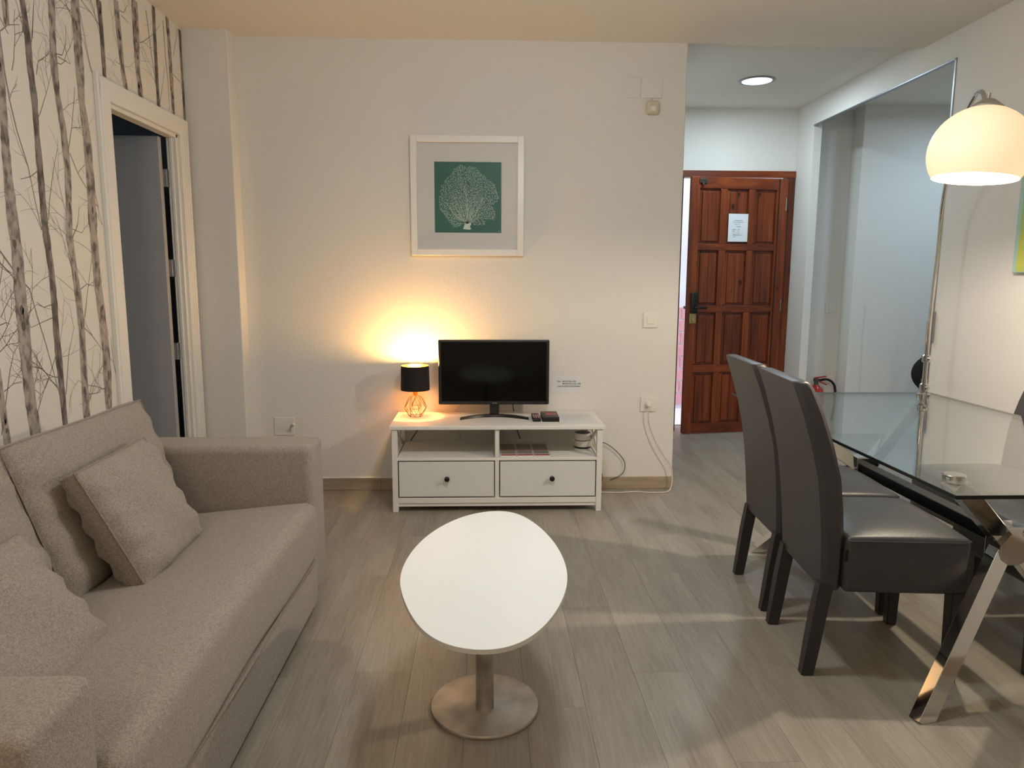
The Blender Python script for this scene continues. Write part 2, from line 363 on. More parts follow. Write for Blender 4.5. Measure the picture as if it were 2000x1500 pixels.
BRANCHES = [[(2.558, 2.056), (2.568, 1.938), (2.577, 1.842), (2.602, 1.747), (2.644, 1.636), (2.675, 1.497), (2.69, 1.418)], [(2.446, 1.343), (2.544, 1.243), (2.588, 1.208), (2.618, 1.114), (2.656, 1.012), (2.698, 0.846), (2.726, 0.751)], [(2.96, 2.297), (3.015, 2.233), (3.082, 2.18), (3.116, 2.078)], [(3.058, 2.333), (3.078, 2.225), (3.109, 2.107), (3.127, 2.073)], [(2.737, 2.088), (2.763, 2.225)], [(2.726, 2.11), (2.713, 2.174), (2.709, 2.206)], [(2.717, 1.875), (2.721, 2.041), (2.741, 2.115), (2.76, 2.207)], [(2.735, 1.457), (2.756, 1.533), (2.795, 1.648), (2.833, 1.728)], [(2.904, 1.741), (2.94, 1.824), (2.969, 1.926), (2.985, 1.987)], [(2.915, 1.724), (2.957, 1.653), (3.015, 1.601), (3.082, 1.543), (3.111, 1.466)], [(3.028, 1.94), (3.047, 1.766), (3.065, 1.607), (3.089, 1.538)], [(3.652, 2.503), (3.67, 2.348), (3.7, 2.192), (3.729, 2.092)], [(3.832, 2.518), (3.835, 2.35), (3.847, 2.23), (3.844, 2.093)], [(3.735, 2.093), (3.787, 2.215), (3.816, 2.296)], [(3.928, 2.377), (3.989, 2.496), (4.008, 2.539)], [(3.914, 2.286), (3.999, 2.27), (4.04, 2.203)], [(2.373, 0.73), (2.448, 0.943), (2.474, 0.993), (2.496, 1.017)], [(2.406, 0.871), (2.453, 0.89), (2.502, 0.892)], [(2.748, 0.807), (2.794, 0.96), (2.843, 1.055)], [(2.733, 0.73), (2.743, 0.867), (2.735, 0.946)], [(2.907, 1.051), (2.965, 1.016), (3.051, 0.933), (3.115, 0.886)], [(3.115, 0.886), (3.141, 0.766)], [(3.115, 0.886), (3.106, 0.994)], [(2.708, 1.149), (2.661, 1.142), (2.619, 1.162)], [(2.727, 1.105), (2.653, 1.09), (2.577, 1.073)], [(2.92, 1.091), (2.964, 1.213), (3.014, 1.347)], [(2.908, 1.203), (2.958, 1.223), (3.002, 1.216)], [(2.433, 1.218), (2.473, 1.319)], [(2.423, 1.117), (2.453, 1.15), (2.465, 1.163)], [(2.419, 1.092), (2.45, 1.099), (2.47, 1.092)], [(2.886, 0.743), (2.935, 0.819), (2.97, 0.846)], [(2.9, 0.782), (2.96, 0.777), (2.992, 0.778)], [(2.866, 1.439), (2.91, 1.432), (2.951, 1.425)], [(2.884, 1.401), (2.927, 1.453), (2.95, 1.534)], [(2.851, 2.043), (2.9, 2.048), (2.943, 2.074)], [(2.872, 2.077), (2.918, 2.085), (2.946, 2.136), (2.956, 2.204)], [(2.884, 2.071), (2.926, 2.069), (2.966, 2.067)], [(3.386, 2.41), (3.432, 2.415), (3.466, 2.459)], [(3.402, 2.394), (3.442, 2.39), (3.463, 2.383)], [(2.739, 1.968), (2.761, 2.018), (2.829, 2.064)], [(2.713, 1.636), (2.656, 1.601), (2.597, 1.585)], [(2.563, 2.057), (2.606, 2.091), (2.67, 2.112)], [(2.501, 0.937), (2.546, 0.867), (2.599, 0.831)], [(2.713, 0.968), (2.633, 0.854), (2.582, 0.815)]]
def ribbon(bm, pts, x):
    """pts = (y,z,width)"""
    prev = None
    for i, (y, z, wd) in enumerate(pts):
        a = bm.verts.new((x, y - wd / 2, z)); b = bm.verts.new((x, y + wd / 2, z))
        if prev: bm.faces.new((prev[0], prev[1], b, a))
        prev = (a, b)
def strand(bm, pts, x, w0, w1):
    n = len(pts); prev = None
    for i, (y, z) in enumerate(pts):
        q0 = pts[max(i - 1, 0)]; q1 = pts[min(i + 1, n - 1)]; d = Vector((q1[0] - q0[0], q1[1] - q0[1])); d = d.normalized() if d.length else Vector((0, 1))
        wd = w0 + (w1 - w0) * i / (n - 1); nx = Vector((-d.y, d.x)) * wd / 2
        a = bm.verts.new((x, y - nx.x, z - nx.y)); b = bm.verts.new((x, y + nx.x, z + nx.y))
        if prev: bm.faces.new((prev[0], prev[1], b, a))
        prev = (a, b)
def densify(pts, k=5, jit=.05):
    out = []
    for a, b in zip(pts, pts[1:]):
        for j in range(k):
            t = j / k; out.append([a[q] + (b[q] - a[q]) * t for q in range(len(a))])
    out.append(list(pts[-1]))
    if len(pts[0]) == 3:
        for p in out: p[2] *= 1 + R.uniform(-jit, jit) * 2
    return out
extra = []
for (ys, src) in ((-1.32, 1), (-.62, 4), (-1.05, 2), (-1.9, 3)):   # the pattern repeats along the wall beyond the frame
    extra.append([(y + ys, z, wd) for y, z, wd in TRUNKS[src]])
def full(t, top=2.54, bot=.02):
    t = sorted(t, key=lambda p: -p[1]); t = list(t)
    (y0, z0, w0), (y1, z1, w1) = t[0], t[1]
    if z0 < top and z0 > 1.6: t.insert(0, (y0 - (y1 - y0) / max(z0 - z1, .05) * (top - z0) * .4, top, w0))
    y0, z0, w0 = t[-1]
    if z0 > bot and z0 < 1.3: t.append((y0 + .02, bot, w0))
    return t
def blocked(y, z): return DY0 - .10 < y < DY1 + .11 and z < DZ + .10
for i, t in enumerate(TRUNKS + extra):
    if i < len(TRUNKS): tt = full(t) if not (4 <= i <= 8) else t
    else: tt = full(t)
    if i == 9: tt = [(min(y, 4.028), z, .028) for y, z, wd in tt]
    bm = nb(); ribbon(bm, densify(tt), -1.6092)
    tr_ = obj('printed_birch_trunk', bm, barkd if i in (1, 4, 7, 9) else gatew, wl)
    bm = nb()
    for k in range(9 if i != 9 else 4):
        a_, b_ = R.choice(list(zip(tt, tt[1:]))); t_ = R.random(); cy, cz_, cw = (a_[q] + (b_[q] - a_[q]) * t_ for q in range(3))
        if not (.02 < cz_ < 2.5): continue
        hw_, hh = cw * R.uniform(.10, .22), R.uniform(.010, .026); cy += cw * R.uniform(-.25, .2)
        bm.faces.new([bm.verts.new((-1.6088, cy + hw_ * math.cos(a) * R.uniform(.7, 1.1), cz_ + hh * math.sin(a) * R.uniform(.7, 1.1))) for a in [2 * PI * q / 9 for q in range(9)]])
    o_ = obj('printed_knots', bm, knotm, tr_); o_['kind'] = 'stuff'
bm = nb(); BR_EXTRA = []
for b in BRANCHES:
    ln = sum(math.dist(p, q) for p, q in zip(b, b[1:])); wb = .0105 if ln > .9 else .007 if ln > .4 else .0045
    strand(bm, densify([(p[0] + R.uniform(-.003, .003), p[1]) for p in b], 3), -1.6095, wb, wb * .5)
    for q in b[1:]:
        if R.random() < .35: BR_EXTRA.append((q, ln))
def twigs(y, z, ang, L, dep, w0):
    pts = [(y, z)]; a = ang
    for k in range(5):
        a += R.uniform(-.22, .22); y += math.sin(a) * L / 5; z += math.cos(a) * L / 5; pts.append((y, z))
        if dep and R.random() < .6: twigs(y, z, a + R.choice((-1, 1)) * R.uniform(.4, 1.0), L * R.uniform(.35, .6), dep - 1, w0 * .6)
    if any(blocked(*p) or p[1] > 2.53 or p[0] > 4.03 for p in pts): return
    strand(bm, pts, -1.6096, w0, w0 * .5)
for q, ln in BR_EXTRA: twigs(q[0], q[1], R.choice((-1, 1)) * R.uniform(.3, 1.2), R.uniform(.06, .2), 1, .0028)
for t in TRUNKS + extra:
    for k in range(4 if t[0][0] < 3.4 else 2):
        p = R.choice(t); twigs(p[0] + R.uniform(-.01, .01), p[1] + R.uniform(-.2, .2), R.choice((-1, 1)) * R.uniform(.15, 1.3), R.uniform(.15, .45), 2, .0042)
o = obj('printed_twigs', bm, twig, wl); o['kind'] = 'stuff'

# ---- bedroom door: casing, jamb, open leaf
bm = nb(); XF = -1.588
box(bm, -1.61, XF, DY0 - .075, DY0, 0, DZ + .085, .004); box(bm, -1.61, XF, DY1, DY1 + .105, 0, DZ + .085, .004)
box(bm, -1.61, XF + .001, DY0 - .075, DY1 + .105, DZ, DZ + .088, .004)
box(bm, -1.61, XF - .004, DY0 - .092, DY0 - .075, 0, DZ + .1, .002, 1)
for k in range(3): box(bm, XF - .002, XF + .004, DY1 + .02 + k * .028, DY1 + .036 + k * .028, 0, DZ, .003, 1)
d1 = struct('door_1', bm, casing)
bm = nb(); box(bm, -1.657, -1.605, DY0 - .002, DY0 + .018, 0, DZ, .002, 1); box(bm, -1.657, -1.605, DY1 - .018, DY1 + .002, 0, DZ, .002, 1); box(bm, -1.657, -1.605, DY0, DY1, DZ - .018, DZ + .002, .002, 1)
box(bm, -1.640, -1.625, DY1 - .026, DY1 - .016, 0, DZ - .018, .002, 1)
obj('jamb', bm, casing, d1)
leafm = mat('bedroom_leaf', (172, 170, 168), .5)
bm = nb(); box(bm, -2.33, -1.668, 3.824, 3.856, .008, 1.964, .003, 1); lf = obj('door_leaf', bm, leafm, d1)
for z in (1.76, 1.30, .86, .30):
    bm = nb(); box(bm, -1.674, -1.650, 3.854, 3.890, z - .045, z + .045, .002, 1); tube(bm, [(-1.662, 3.866, z - .045), (-1.662, 3.866, z + .045)], .007); obj('hinge', bm, alum, lf)

# ---- baseboards
def bb(name, pts):
    bm = nb()
    for a in pts: box(bm, *a, .002, 1)
    return struct(name, bm, baseb)
def bbw(name, x0, x1):
    o = None
    bm = nb(); box(bm, x0, x1, 4.137, 4.1505, 0, .072, .002, 1); return struct(name, bm, baseb)
b0 = bbw('baseboard_back', -1.36, -.63)
for a, b in ((-.63, .30), (.30, 1.122)):
    bm = nb(); box(bm, a + .001, b, 4.137, 4.1505, 0, .072, .002, 1); obj('board', bm, baseb, b0)
bm = nb(); box(bm, -1.36, -.55, 4.136, 4.151, .072, .080, .003, 1); obj('filler_bead', bm, wallm, b0)
bb('baseboard_hall', [(1.12, 1.133, 4.16, 5.80, 0, .072)])
bb('baseboard_right', [(2.457, 2.471, -1.6, 3.85, 0, .072)])
bb('baseboard_left', [(-1.611, -1.598, -1.6, DY0 - .075, 0, .072)])
# small repairs / cover plates on the back wall, painted over
def plate(name, x0, x1, z0, z1, d, m, label, cat, extra=None):
    t = thing(name, label, cat, ((x0 + x1) / 2, 4.15, (z0 + z1) / 2)); bm = nb(); box(bm, x0, x1, 4.15 - d, 4.1505, z0, z1, .0025); obj('cover', bm, m, t)
    if extra: extra(t)
    return t
plate('cover_plate', .868, .985, 2.256, 2.372, .007, wallm, 'square white junction box cover painted like the wall, right above the sensor', 'cover plate')
plate('cover_plate', .768, .862, 2.258, 2.368, .003, wallm, 'faint flat painted-over plate left of the square junction box cover', 'cover plate')

# ---- entrance door
F = thing('entrance_door', 'stained pine entrance door with twelve panels, slightly ajar', 'door', (2.375, 5.775, 0))
F.name = 'entrance_door'
bm = nb(); box(bm, 2.40, 2.468, 5.775, 5.86, 0, 2.108, .004); 
struct_frame = obj('frame_jamb', bm, doorm, F)
bm = nb(); box(bm, 1.50, 1.566, 5.79, 5.86, 0, 2.108, .003); obj('frame_jamb', bm, doorm, F)
bm = nb(); box(bm, 1.556, 2.468, 5.77, 5.86, 2.058, 2.110, .004); obj('frame_head', bm, railm, F)
bm = nb(); box(bm, 1.566, 1.571, 5.786, 5.80, 0, 2.06); obj('weather_strip', bm, blackm, F)
# leaf in its own frame: hinge at (2.395,5.775); u runs from the free edge (0) to the hinge (LW)
LW = .815; LA = math.radians(8.0)
def LM():   # local (u,v,z): u from hinge to free edge along -X rotated, v = thickness towards the room (-Y)
    return Matrix.Translation((2.398, 5.790, 0)) @ Matrix.Rotation(LA, 4, 'Z')
def leafbox(bm, u0, u1, v0, v1, z0, z1, bev=.002, seg=1):
    b2 = box(bm, -LW + u0, -LW + u1, -v1, -v0, z0, z1, bev, seg)
    for v in b2: v.co = LM() @ v.co
Z0, Z1 = .006, 2.045
cols = [(.072, .240), (.308, .478), (.545, .715)]
rows = [(1.54, 1.95), (1.055, 1.475), (.575, .985), (.095, .50)]
bm = nb(); leafbox(bm, 0, LW, 0, .022, Z0, Z1); dl = obj('door_leaf', bm, doorm, F)
vst = [(0, .068), (.246, .302), (.484, .539), (.721, LW)]
for a, b in (vst[0], vst[3]):
    bm = nb(); leafbox(bm, a, b, .021, .042, Z0, Z1, .004, 2); obj('stile', bm, doorm, F)
hz = [(Z0, .088), (.508, .568), (.992, 1.048), (1.482, 1.533), (1.957, Z1)]
for a, b in hz:
    bm = nb(); leafbox(bm, .066, .723, .021, .041, a, b, .004, 2); obj('rail', bm, railm, F)
for ra in rows:
    for a, b in vst[1:3]:
        bm = nb(); leafbox(bm, a, b, .021, .040, ra[0] - .008, ra[1] + .008, .004, 2); obj('muntin', bm, doorm, F)
for ra in rows:
    for ca in cols:
        bm = nb(); m_ = (ca[0] + ca[1]) / 2 + R.uniform(-.02, .02)
        leafbox(bm, ca[0] - .004, ca[0] + .022, .021, .026, ra[0], ra[1], .002, 1)
        leafbox(bm, ca[0] + .024, m_, .021, .032, ra[0] + .012, ra[1] - .014, .005, 2)
        leafbox(bm, m_ + .001, ca[1] - .006, .021, .031, ra[0] + .012, ra[1] - .014, .005, 2)
        obj('panel', bm, doorm, F)
# lock, handle, latch, old lock case, top bolt
bm = nb(); leafbox(bm, .022, .080, .042, .068, .985, 1.155, .012, 3); obj('electronic_lock', bm, blackp, F, SM, 'black electronic lock body')
bm = nb(); leafbox(bm, .050, .150, .075, .088, 1.022, 1.040, .006, 2); leafbox(bm, .046, .066, .06, .085, 1.018, 1.044, .006, 2); obj('door_handle', bm, blackp, F, SM)
bm = nb(); leafbox(bm, .018, .074, .042, .050, .905, .988, .004, 2); leafbox(bm, .036, .058, .049, .062, .920, .946, .004, 2); obj('lock_plate', bm, mat('brass', (178, 160, 110), .4, .7), F, None, 'worn brass plate under the lock')
bm = nb(); leafbox(bm, -.022, .004, .012, .030, 1.022, 1.042, .002, 1); obj('latch', bm, darkch, F)
bm = nb(); leafbox(bm, .06, .12, .041, .056, 1.995, 2.03, .004, 2); leafbox(bm, .078, .10, .05, .066, 1.98, 2.005, .004, 1); obj('bolt', bm, darkch, F)
bm = nb(); leafbox(bm, .735, .742, .043, .048, Z0, Z1); obj('weather_strip', bm, blackm, F)
for z in (.25, 1.05, 1.85):
    bm = nb(); tube(bm, [(2.392, 5.748, z - .05), (2.392, 5.748, z + .05)], .008); obj('hinge', bm, darkch, F)
# notice taped on the door
t = thing('door_notice', 'white printed A4 notice taped on the wooden entrance door', 'notice', (1.96, 5.70, 1.66))
bm = nb(); leafbox(bm, .316, .482, .0425, .0435, 1.552, 1.768, 0); obj('sheet', bm, paperm, t)
def leaftext(s, u, z, size, bold=False):
    M = LM() @ Matrix.Translation((-LW + u, -.0442, z)) @ Matrix.Rotation(PI / 2, 4, 'X'); text('printed_line', s, size, inkm, t, M, bold=bold)
for s, u, z, sz in (('INFORMACION', .366, 1.712, .0100), ('AL CLIENTE - GUEST INFO', .352, 1.699, .0080), ('Apartamento', .366, 1.686, .0085), ('HORARIO', .382, 1.665, .0095),
                    ('Entrada:   15:00', .350, 1.643, .0100), ('Salida:    11:00', .350, 1.630, .0100), ('Check in / Check out', .350, 1.616, .0080),
                    ('EMERGENCIA 112', .356, 1.600, .0110), ('Gracias', .356, 1.588, .0090)):
    leaftext(s, u, z, sz)
# what shows through the gap: pale passage wall with a pink tiled dado
extw = mat('outside_render', (232, 230, 236), .8)
bm = nb(); box(bm, .6, 3.4, 6.95, 7.1, -.1, 2.9); ew = struct('wall_outside', bm, extw)
tilem = mat('pink_tile', (232, 176, 182), .5, var=((222, 156, 164), 6, (1, 1, 1), .3, .7))
tm = nb(); box(tm, 0, .238, -.012, .004, 0, .108, .003, 1); tme = bpy.data.meshes.new('tile'); tm.to_mesh(tme); tm.free(); tme.materials.append(tilem)
for r_ in range(8):
    for c_ in range(6):
        o = bpy.data.objects.new('tile', tme); C.objects.link(o); o.parent = ew; o.location = (1.3 + c_ * .25 + (r_ % 2) * .12, 6.95, .02 + r_ * .122)
bm = nb(); box(bm, .6, 3.4, 6.1, 7.1, -.14, -.02); struct('ground_outside', bm, extw)

# ================================================================= FURNITURE
# ---- sofa
SO = thing('sofa', 'beige fabric two-seat sofa with square arms against the birch wallpaper', 'sofa', (-1.1, 1.85, 0))
def soft(name, x0, x1, y0, y1, z0, z1, bev, parent, m, seg=4, fn=None, cuts=0):
    bm = nb(); bmesh.ops.create_cube(bm, size=1)
    for v in bm.verts: v.co = Vector(((x0 + x1) / 2 + v.co.x * (x1 - x0), (y0 + y1) / 2 + v.co.y * (y1 - y0), (z0 + z1) / 2 + v.co.z * (z1 - z0)))
    bmesh.ops.bevel(bm, geom=list(bm.edges), offset=bev, segments=seg, profile=.5, affect='EDGES')
    if cuts:
        for ax, lo, hi in ((0, x0, x1), (1, y0, y1), (2, z0, z1)):
            n = max(1, int((hi - lo) / cuts))
            for k in range(1, n):
                co = [0, 0, 0]; no = [0, 0, 0]; co[ax] = lo + (hi - lo) * k / n; no[ax] = 1
                bmesh.ops.bisect_plane(bm, geom=bm.verts[:] + bm.edges[:] + bm.faces[:], plane_co=co, plane_no=no)
    if fn:
        for v in bm.verts: v.co = Vector(fn(v.co))
    return obj(name, bm, m, parent, math.radians(60))
soft('arm', -1.58, -.652, 2.60, 2.800, .05, .632, .028, SO, sofam)
soft('arm', -1.58, -.652, .935, 1.125, .05, .604, .022, SO, sofam)
soft('back_frame', -1.595, -1.36, 1.12, 2.605, .05, .66, .04, SO, sofam)
soft('base_panel', -1.40, -.642, 1.12, 2.605, .030, .216, .012, SO, sofam)
def crown(c):
    x, y, z = c
    if z > .3:
        z -= .115 * max(0, -.68 - x)
        t = (y - 1.12) / 1.48; z += .012 * math.sin(PI * max(0, min(1, t))) + .006 * math.sin(7 * y + 3 * x)
    if x > -.75: x += .006 * math.sin(6 * y)
    return x, y, z
soft('seat_cushion', -1.40, -.628, 1.128, 2.598, .212, .430, .045, SO, sofam, 5, crown, .12)
bm = nb(); tube(bm, [(-.634 + .003 * math.sin(8 * y), y, .222) for y in [1.15 + k * .06 for k in range(24)]], .0035, 6); obj('piping', bm, pipem, SO, SM)
for x, y in ((-.71, 2.56), (-.71, 1.17), (-1.5, 2.56), (-1.5, 1.17)):
    bm = nb(); box(bm, x - .03, x + .03, y - .03, y + .03, 0, .06, .004, 1); obj('foot', bm, blackp, SO)

def pillow(name, w, h, t, M, parent=None, seed=1, boxy=False, label=None, puff=.5, gus=.5, crease=1.):
    """cushion centred at origin in its own XZ plane (w along Y, h along Z, t along X), then placed by M"""
    rr = random.Random(seed); n = 22; bm = nb(); G = {}
    ph = [rr.uniform(0, 6) for _ in range(8)]
    for side in (-1, 1):
        for i in range(n + 1):
            for j in range(n + 1):
                u = 2 * i / n - 1; v = 2 * j / n - 1
                u = math.copysign(abs(u) ** .8, u); v = math.copysign(abs(v) ** .8, v)
                edge = i in (0, n) or j in (0, n)
                if edge and side == 1: continue
                if boxy: f = gus + (1 - gus) * ((1 - abs(u) ** 4) * (1 - abs(v) ** 4)) ** .5
                else: f = ((1 - abs(u) ** 2.6) * (1 - abs(v) ** 2.6)) ** puff
                pin = 1 - (.045 if not boxy else .012) * ((1 - u * u) * (abs(v) > .9) + (1 - v * v) * (abs(u) > .9)) if not boxy else 1
                yy = u * w / 2 * (1 - (.05 if not boxy else .01) * (1 - v * v) * abs(u)); zz = v * h / 2 * (1 - (.05 if not boxy else .01) * (1 - u * u) * abs(v))
                wr = crease * .006 * math.sin(9 * v * (1 + .6 * (crease > 1)) + ph[0] + 3 * u) * (abs(u) ** 3) + .005 * math.sin(11 * u + ph[1]) * (abs(v) ** 3) + .004 * math.sin(5 * u + 4 * v + ph[2])
                x = side * (t / 2 * f) + (wr if not edge else 0) * side
                G[(side, i, j)] = bm.verts.new((x, yy, zz))
    if boxy:
        for i in range(n + 1):
            for j in range(n + 1):
                if i in (0, n) or j in (0, n):
                    v = G[(-1, i, j)]; G[(1, i, j)] = bm.verts.new((-v.co.x, v.co.y, v.co.z))
        loop = [(i, 0) for i in range(n)] + [(n, j) for j in range(n)] + [(i, n) for i in range(n, 0, -1)] + [(0, j) for j in range(n, 0, -1)]
        m_ = len(loop)
        mid = []
        for q, (i, j) in enumerate(loop):
            c = G[(1, i, j)].co; k = 1.010 + .030 * gus + .005 * math.sin(q * .5 + ph[3]) + .002 * math.sin(q * 1.1)
            mid.append(bm.verts.new((0, c.y * k if abs(c.y) > w * .4 else c.y, c.z * k if abs(c.z) > h * .4 else c.z)))
        for q in range(m_):
            a = loop[q]; b = loop[(q + 1) % m_]
            bm.faces.new((G[(1, *a)], G[(1, *b)], mid[(q + 1) % m_], mid[q])); bm.faces.new((mid[q], mid[(q + 1) % m_], G[(-1, *b)], G[(-1, *a)]))
    for side in (-1, 1):
        for i in range(n):
            for j in range(n):
                k = [G.get((side, a, b)) or G[(-1, a, b)] for a, b in ((i, j), (i + 1, j), (i + 1, j + 1), (i, j + 1))]
                bm.faces.new(k)
    rims = []
    for side in ((1, -1) if boxy else (-1,)):
        loop = [(i, 0) for i in range(n)] + [(n, j) for j in range(n)] + [(i, n) for i in range(n, 0, -1)] + [(0, j) for j in range(n, 0, -1)]
        rims.append([M @ G[(side, *q)].co for q in loop])
    bm.transform(M); o = obj(name, bm, sofam, parent, math.radians(80), label)
    for rp in rims:
        bm = nb(); tube(bm, rp, .0035, 6, closed=True); obj('piping', bm, pipem, o, SM)
    return o
def PM(loc, lean, yaw, roll=0):
    return Matrix.Translation(loc) @ Matrix.Rotation(yaw, 4, 'Z') @ Matrix.Rotation(lean, 4, 'Y') @ Matrix.Rotation(roll, 4, 'X')
# two big back cushions (lift off) and two scatter cushions
def cushion(label, group, w, h, t, M, seed, boxy):
    o = pillow('back_cushion' if boxy else 'throw_pillow', w, h, t, M, None, seed, True, gus=.5 if boxy else .30, crease=1.2 if boxy else 1.5)
    WM[o.name] = Matrix.Identity(4); tag(o, label, 'cushion', group); return o
cushion('large square beige back cushion nearest the door-side arm of the sofa', 'sofa back cushions', .755, .46, .18, PM((-1.222, 2.205, .580), -.325, .0), 3, True)
cushion('large beige back cushion mostly out of frame at the left edge', 'sofa back cushions', .745, .46, .18, PM((-1.222, 1.445, .590), -.325, .0), 5, True)
cushion('small square beige throw pillow leaning on the far back cushion', 'sofa throw pillows', .405, .370, .14, PM((-1.050, 2.110, .555), -.46, .0, .03), 8, False)
cushion('small beige throw pillow beside the near sofa arm at the left edge', 'sofa throw pillows', .44, .34, .14, PM((-1.015, 1.415, .505), -.62, .0, .0), 11, False)

# ---- coffee table
CT = thing('coffee_table', 'white egg-shaped pedestal coffee table on a round steel base', 'coffee table', (0, 1.92, 0))
egg = [(0.02, 2.402), (0.084, 2.391), (0.133, 2.341), (0.19, 2.195), (0.222, 2.035), (0.227, 1.884), (0.218, 1.787), (0.186, 1.663), (0.142, 1.561), (0.086, 1.478), (0.028, 1.45), (-0.032, 1.448), (-0.094, 1.475), (-0.143, 1.526), (-0.186, 1.615), (-0.225, 1.758), (-0.238, 1.834), (-0.237, 1.948), (-0.214, 2.091), (-0.167, 2.221), (-0.082, 2.361)]
def closed_spline(p, k=6):
    out = []; n = len(p)
    for i in range(n):
        a, b, c, d = (Vector(p[(i + q) % n]) for q in (-1, 0, 1, 2))
        for j in range(k):
            t = j / k; out.append(.5 * (2 * b + (c - a) * t + (2 * a - 5 * b + 4 * c - d) * t * t + (3 * b - a - 3 * c + d) * t ** 3))
    return out
eg = closed_spline([Vector(p) for p in egg])
# smooth the outline a little
for _ in range(40): eg = [(eg[i - 1] + eg[i] * 2 + eg[(i + 1) % len(eg)]) / 4 for i in range(len(eg))]
bm = nb(); prism(bm, [tuple(p) for p in eg], 2, .4383, .45); obj('table_top', bm, tabm, CT, SM)
edgem = mat('edge_band', (206, 206, 198), .4)
bm = nb()
A = [bm.verts.new((p.x * 1.0015, 1.92 + (p.y - 1.92) * 1.001, .4388)) for p in eg]; B = [bm.verts.new((p.x * 1.0015, 1.92 + (p.y - 1.92) * 1.001, .4485)) for p in eg]
for i in range(len(eg)): bm.faces.new((A[i], A[(i + 1) % len(eg)], B[(i + 1) % len(eg)], B[i]))
obj('edge_band', bm, edgem, CT, SM)
bm = nb(); lathe(bm, [(.026, .008), (.026, .43)], (-.006, 1.92, 0), 32); obj('column', bm, steel, CT, SM)
bm = nb(); lathe(bm, [(.09, .428), (.09, .4385)], (-.006, 1.92, 0), 32); obj('mounting_plate', bm, darkch, CT, SM)
bm = nb(); lathe(bm, [(.158, 0), (.160, .003), (.160, .007), (.157, .011), (.04, .013), (.028, .020)], (-.006, 1.945, 0), 64)
obj('base_disc', bm, steel, CT, SM)

# ---- TV bench
TS = thing('tv_bench', 'white wooden TV bench with two drawers and open shelf', 'tv bench', (.06, 3.93, 0))
XA, XB, YF, YB, ZT = -.518, .636, 3.72, 4.135, .475
bm = nb(); box(bm, XA, XB, YF - .005, YB, ZT - .020, ZT, .003); obj('bench_top', bm, whitew, TS)
L0, L1 = XA + .012, XB - .012
for x in (L0, L1 - .030):
    for y in (YF + .003, YB - .038):
        bm = nb(); box(bm, x, x + .030, y, y + .030, 0, ZT - .02, .002, 1); obj('leg', bm, whitew, TS)
SZ = .300
bm = nb(); box(bm, L0 + .028, L1 - .028, YF + .006, YB - .012, SZ - .016, SZ, .002, 1); obj('shelf', bm, whitew, TS)
bm = nb(); box(bm, L0 + .030, L1 - .030, YF + .006, YB - .03, .048, .078, .002, 1); box(bm, L0 + .030, L1 - .030, YF + .012, YF + .028, .03, .05); obj('bottom_rail', bm, whitew, TS)
bm = nb(); box(bm, .045, .068, YF + .005, YB - .03, SZ, ZT - .02, .002, 1); obj('divider', bm, whitew, TS)
bm = nb(); box(bm, .045, .068, YF + .008, YB - .03, .07, SZ - .014, .002, 1); obj('divider', bm, whitew, TS)
bm = nb(); box(bm, L0 + .02, L1 - .02, YB - .03, YB - .022, .05, SZ - .01); obj('back_panel', bm, whitew, TS)
for x in (L0 + .010, L1 - .022):
    bm = nb(); box(bm, x, x + .012, YF + .032, YB - .036, .05, SZ - .002, .001, 1); obj('side_panel', bm, whitew, TS)
    bm = nb(); bar(bm, (x + .006, YF + .035, SZ + .004), (x + .006, YB - .04, ZT - .024), .010, .022); obj('side_brace', bm, whitew, TS)
    bm = nb(); bar(bm, (x + .003, YF + .035, ZT - .024), (x + .003, YB - .04, SZ + .004), .010, .022); obj('side_brace', bm, whitew, TS)
for x0, x1, kx in ((L0 + .036, .040, -.212), (.073, L1 - .036, .352)):
    bm = nb(); box(bm, x0, x1, YF + .004, YF + .022, .086, SZ - .022, .0015, 1); box(bm, x0 + .012, x1 - .012, YF + .022, YB - .06, .092, .20); d = obj('drawer', bm, drawm, TS)
    bm = nb(); tube(bm, [(kx, YF + .006, .190), (kx, YF - .012, .190)], .006, 10); tube(bm, [(kx, YF - .010, .190), (kx, YF - .014, .190), (kx, YF - .026, .190), (kx, YF - .030, .190)], [.006, .014, .014, .008], 16); obj('knob', bm, blackp, d, SM, 'black round knob')

# ---- television
TV = thing('television', 'black flat-screen television on a crescent stand on the white bench', 'television', (.045, 3.99, ZT))
tx0, tx1, tz0, tz1, ty = -.270, .354, .546, .914, 3.975
bm = nb(); box(bm, tx0, tx1, ty, ty + .012, tz0, tz1, .007, 3); box(bm, tx0 + .006, tx1 - .006, ty + .010, ty + .032, tz0 + .006, tz1 - .006, .006, 2); box(bm, -.15, .24, ty + .030, ty + .055, tz0 + .02, tz1 - .13, .01, 2); obj('housing', bm, bezelm, TV)
bm = nb(); box(bm, tx0 + .016, tx1 - .016, ty - .0006, ty + .002, tz0 + .020, tz1 - .014); obj('screen', bm, screenm, TV)
bm = nb(); box(bm, .018, .072, ty + .006, ty + .030, ZT + .012, tz0 + .03, .004); obj('stand_neck', bm, blackp, TV)
bm = nb(); prev = None; K = 24
for i in range(K + 1):
    t = i / K; x = -.147 + t * .382; s = 2 * t - 1; yc = 3.985 - .080 * s * s; hw = .020 + .002 * abs(s); h = .014 * (1 - .35 * s * s)
    q = [bm.verts.new((x, yc - hw, ZT)), bm.verts.new((x, yc + hw, ZT)), bm.verts.new((x, yc + hw * .8, ZT + h)), bm.verts.new((x, yc - hw * .8, ZT + h))]
    if prev:
        for k in range(4): bm.faces.new((prev[k], prev[(k + 1) % 4], q[(k + 1) % 4], q[k]))
    else: bm.faces.new(q)
    prev = q
bm.faces.new(prev[::-1]); obj('stand_foot', bm, blackp, TV, math.radians(30))
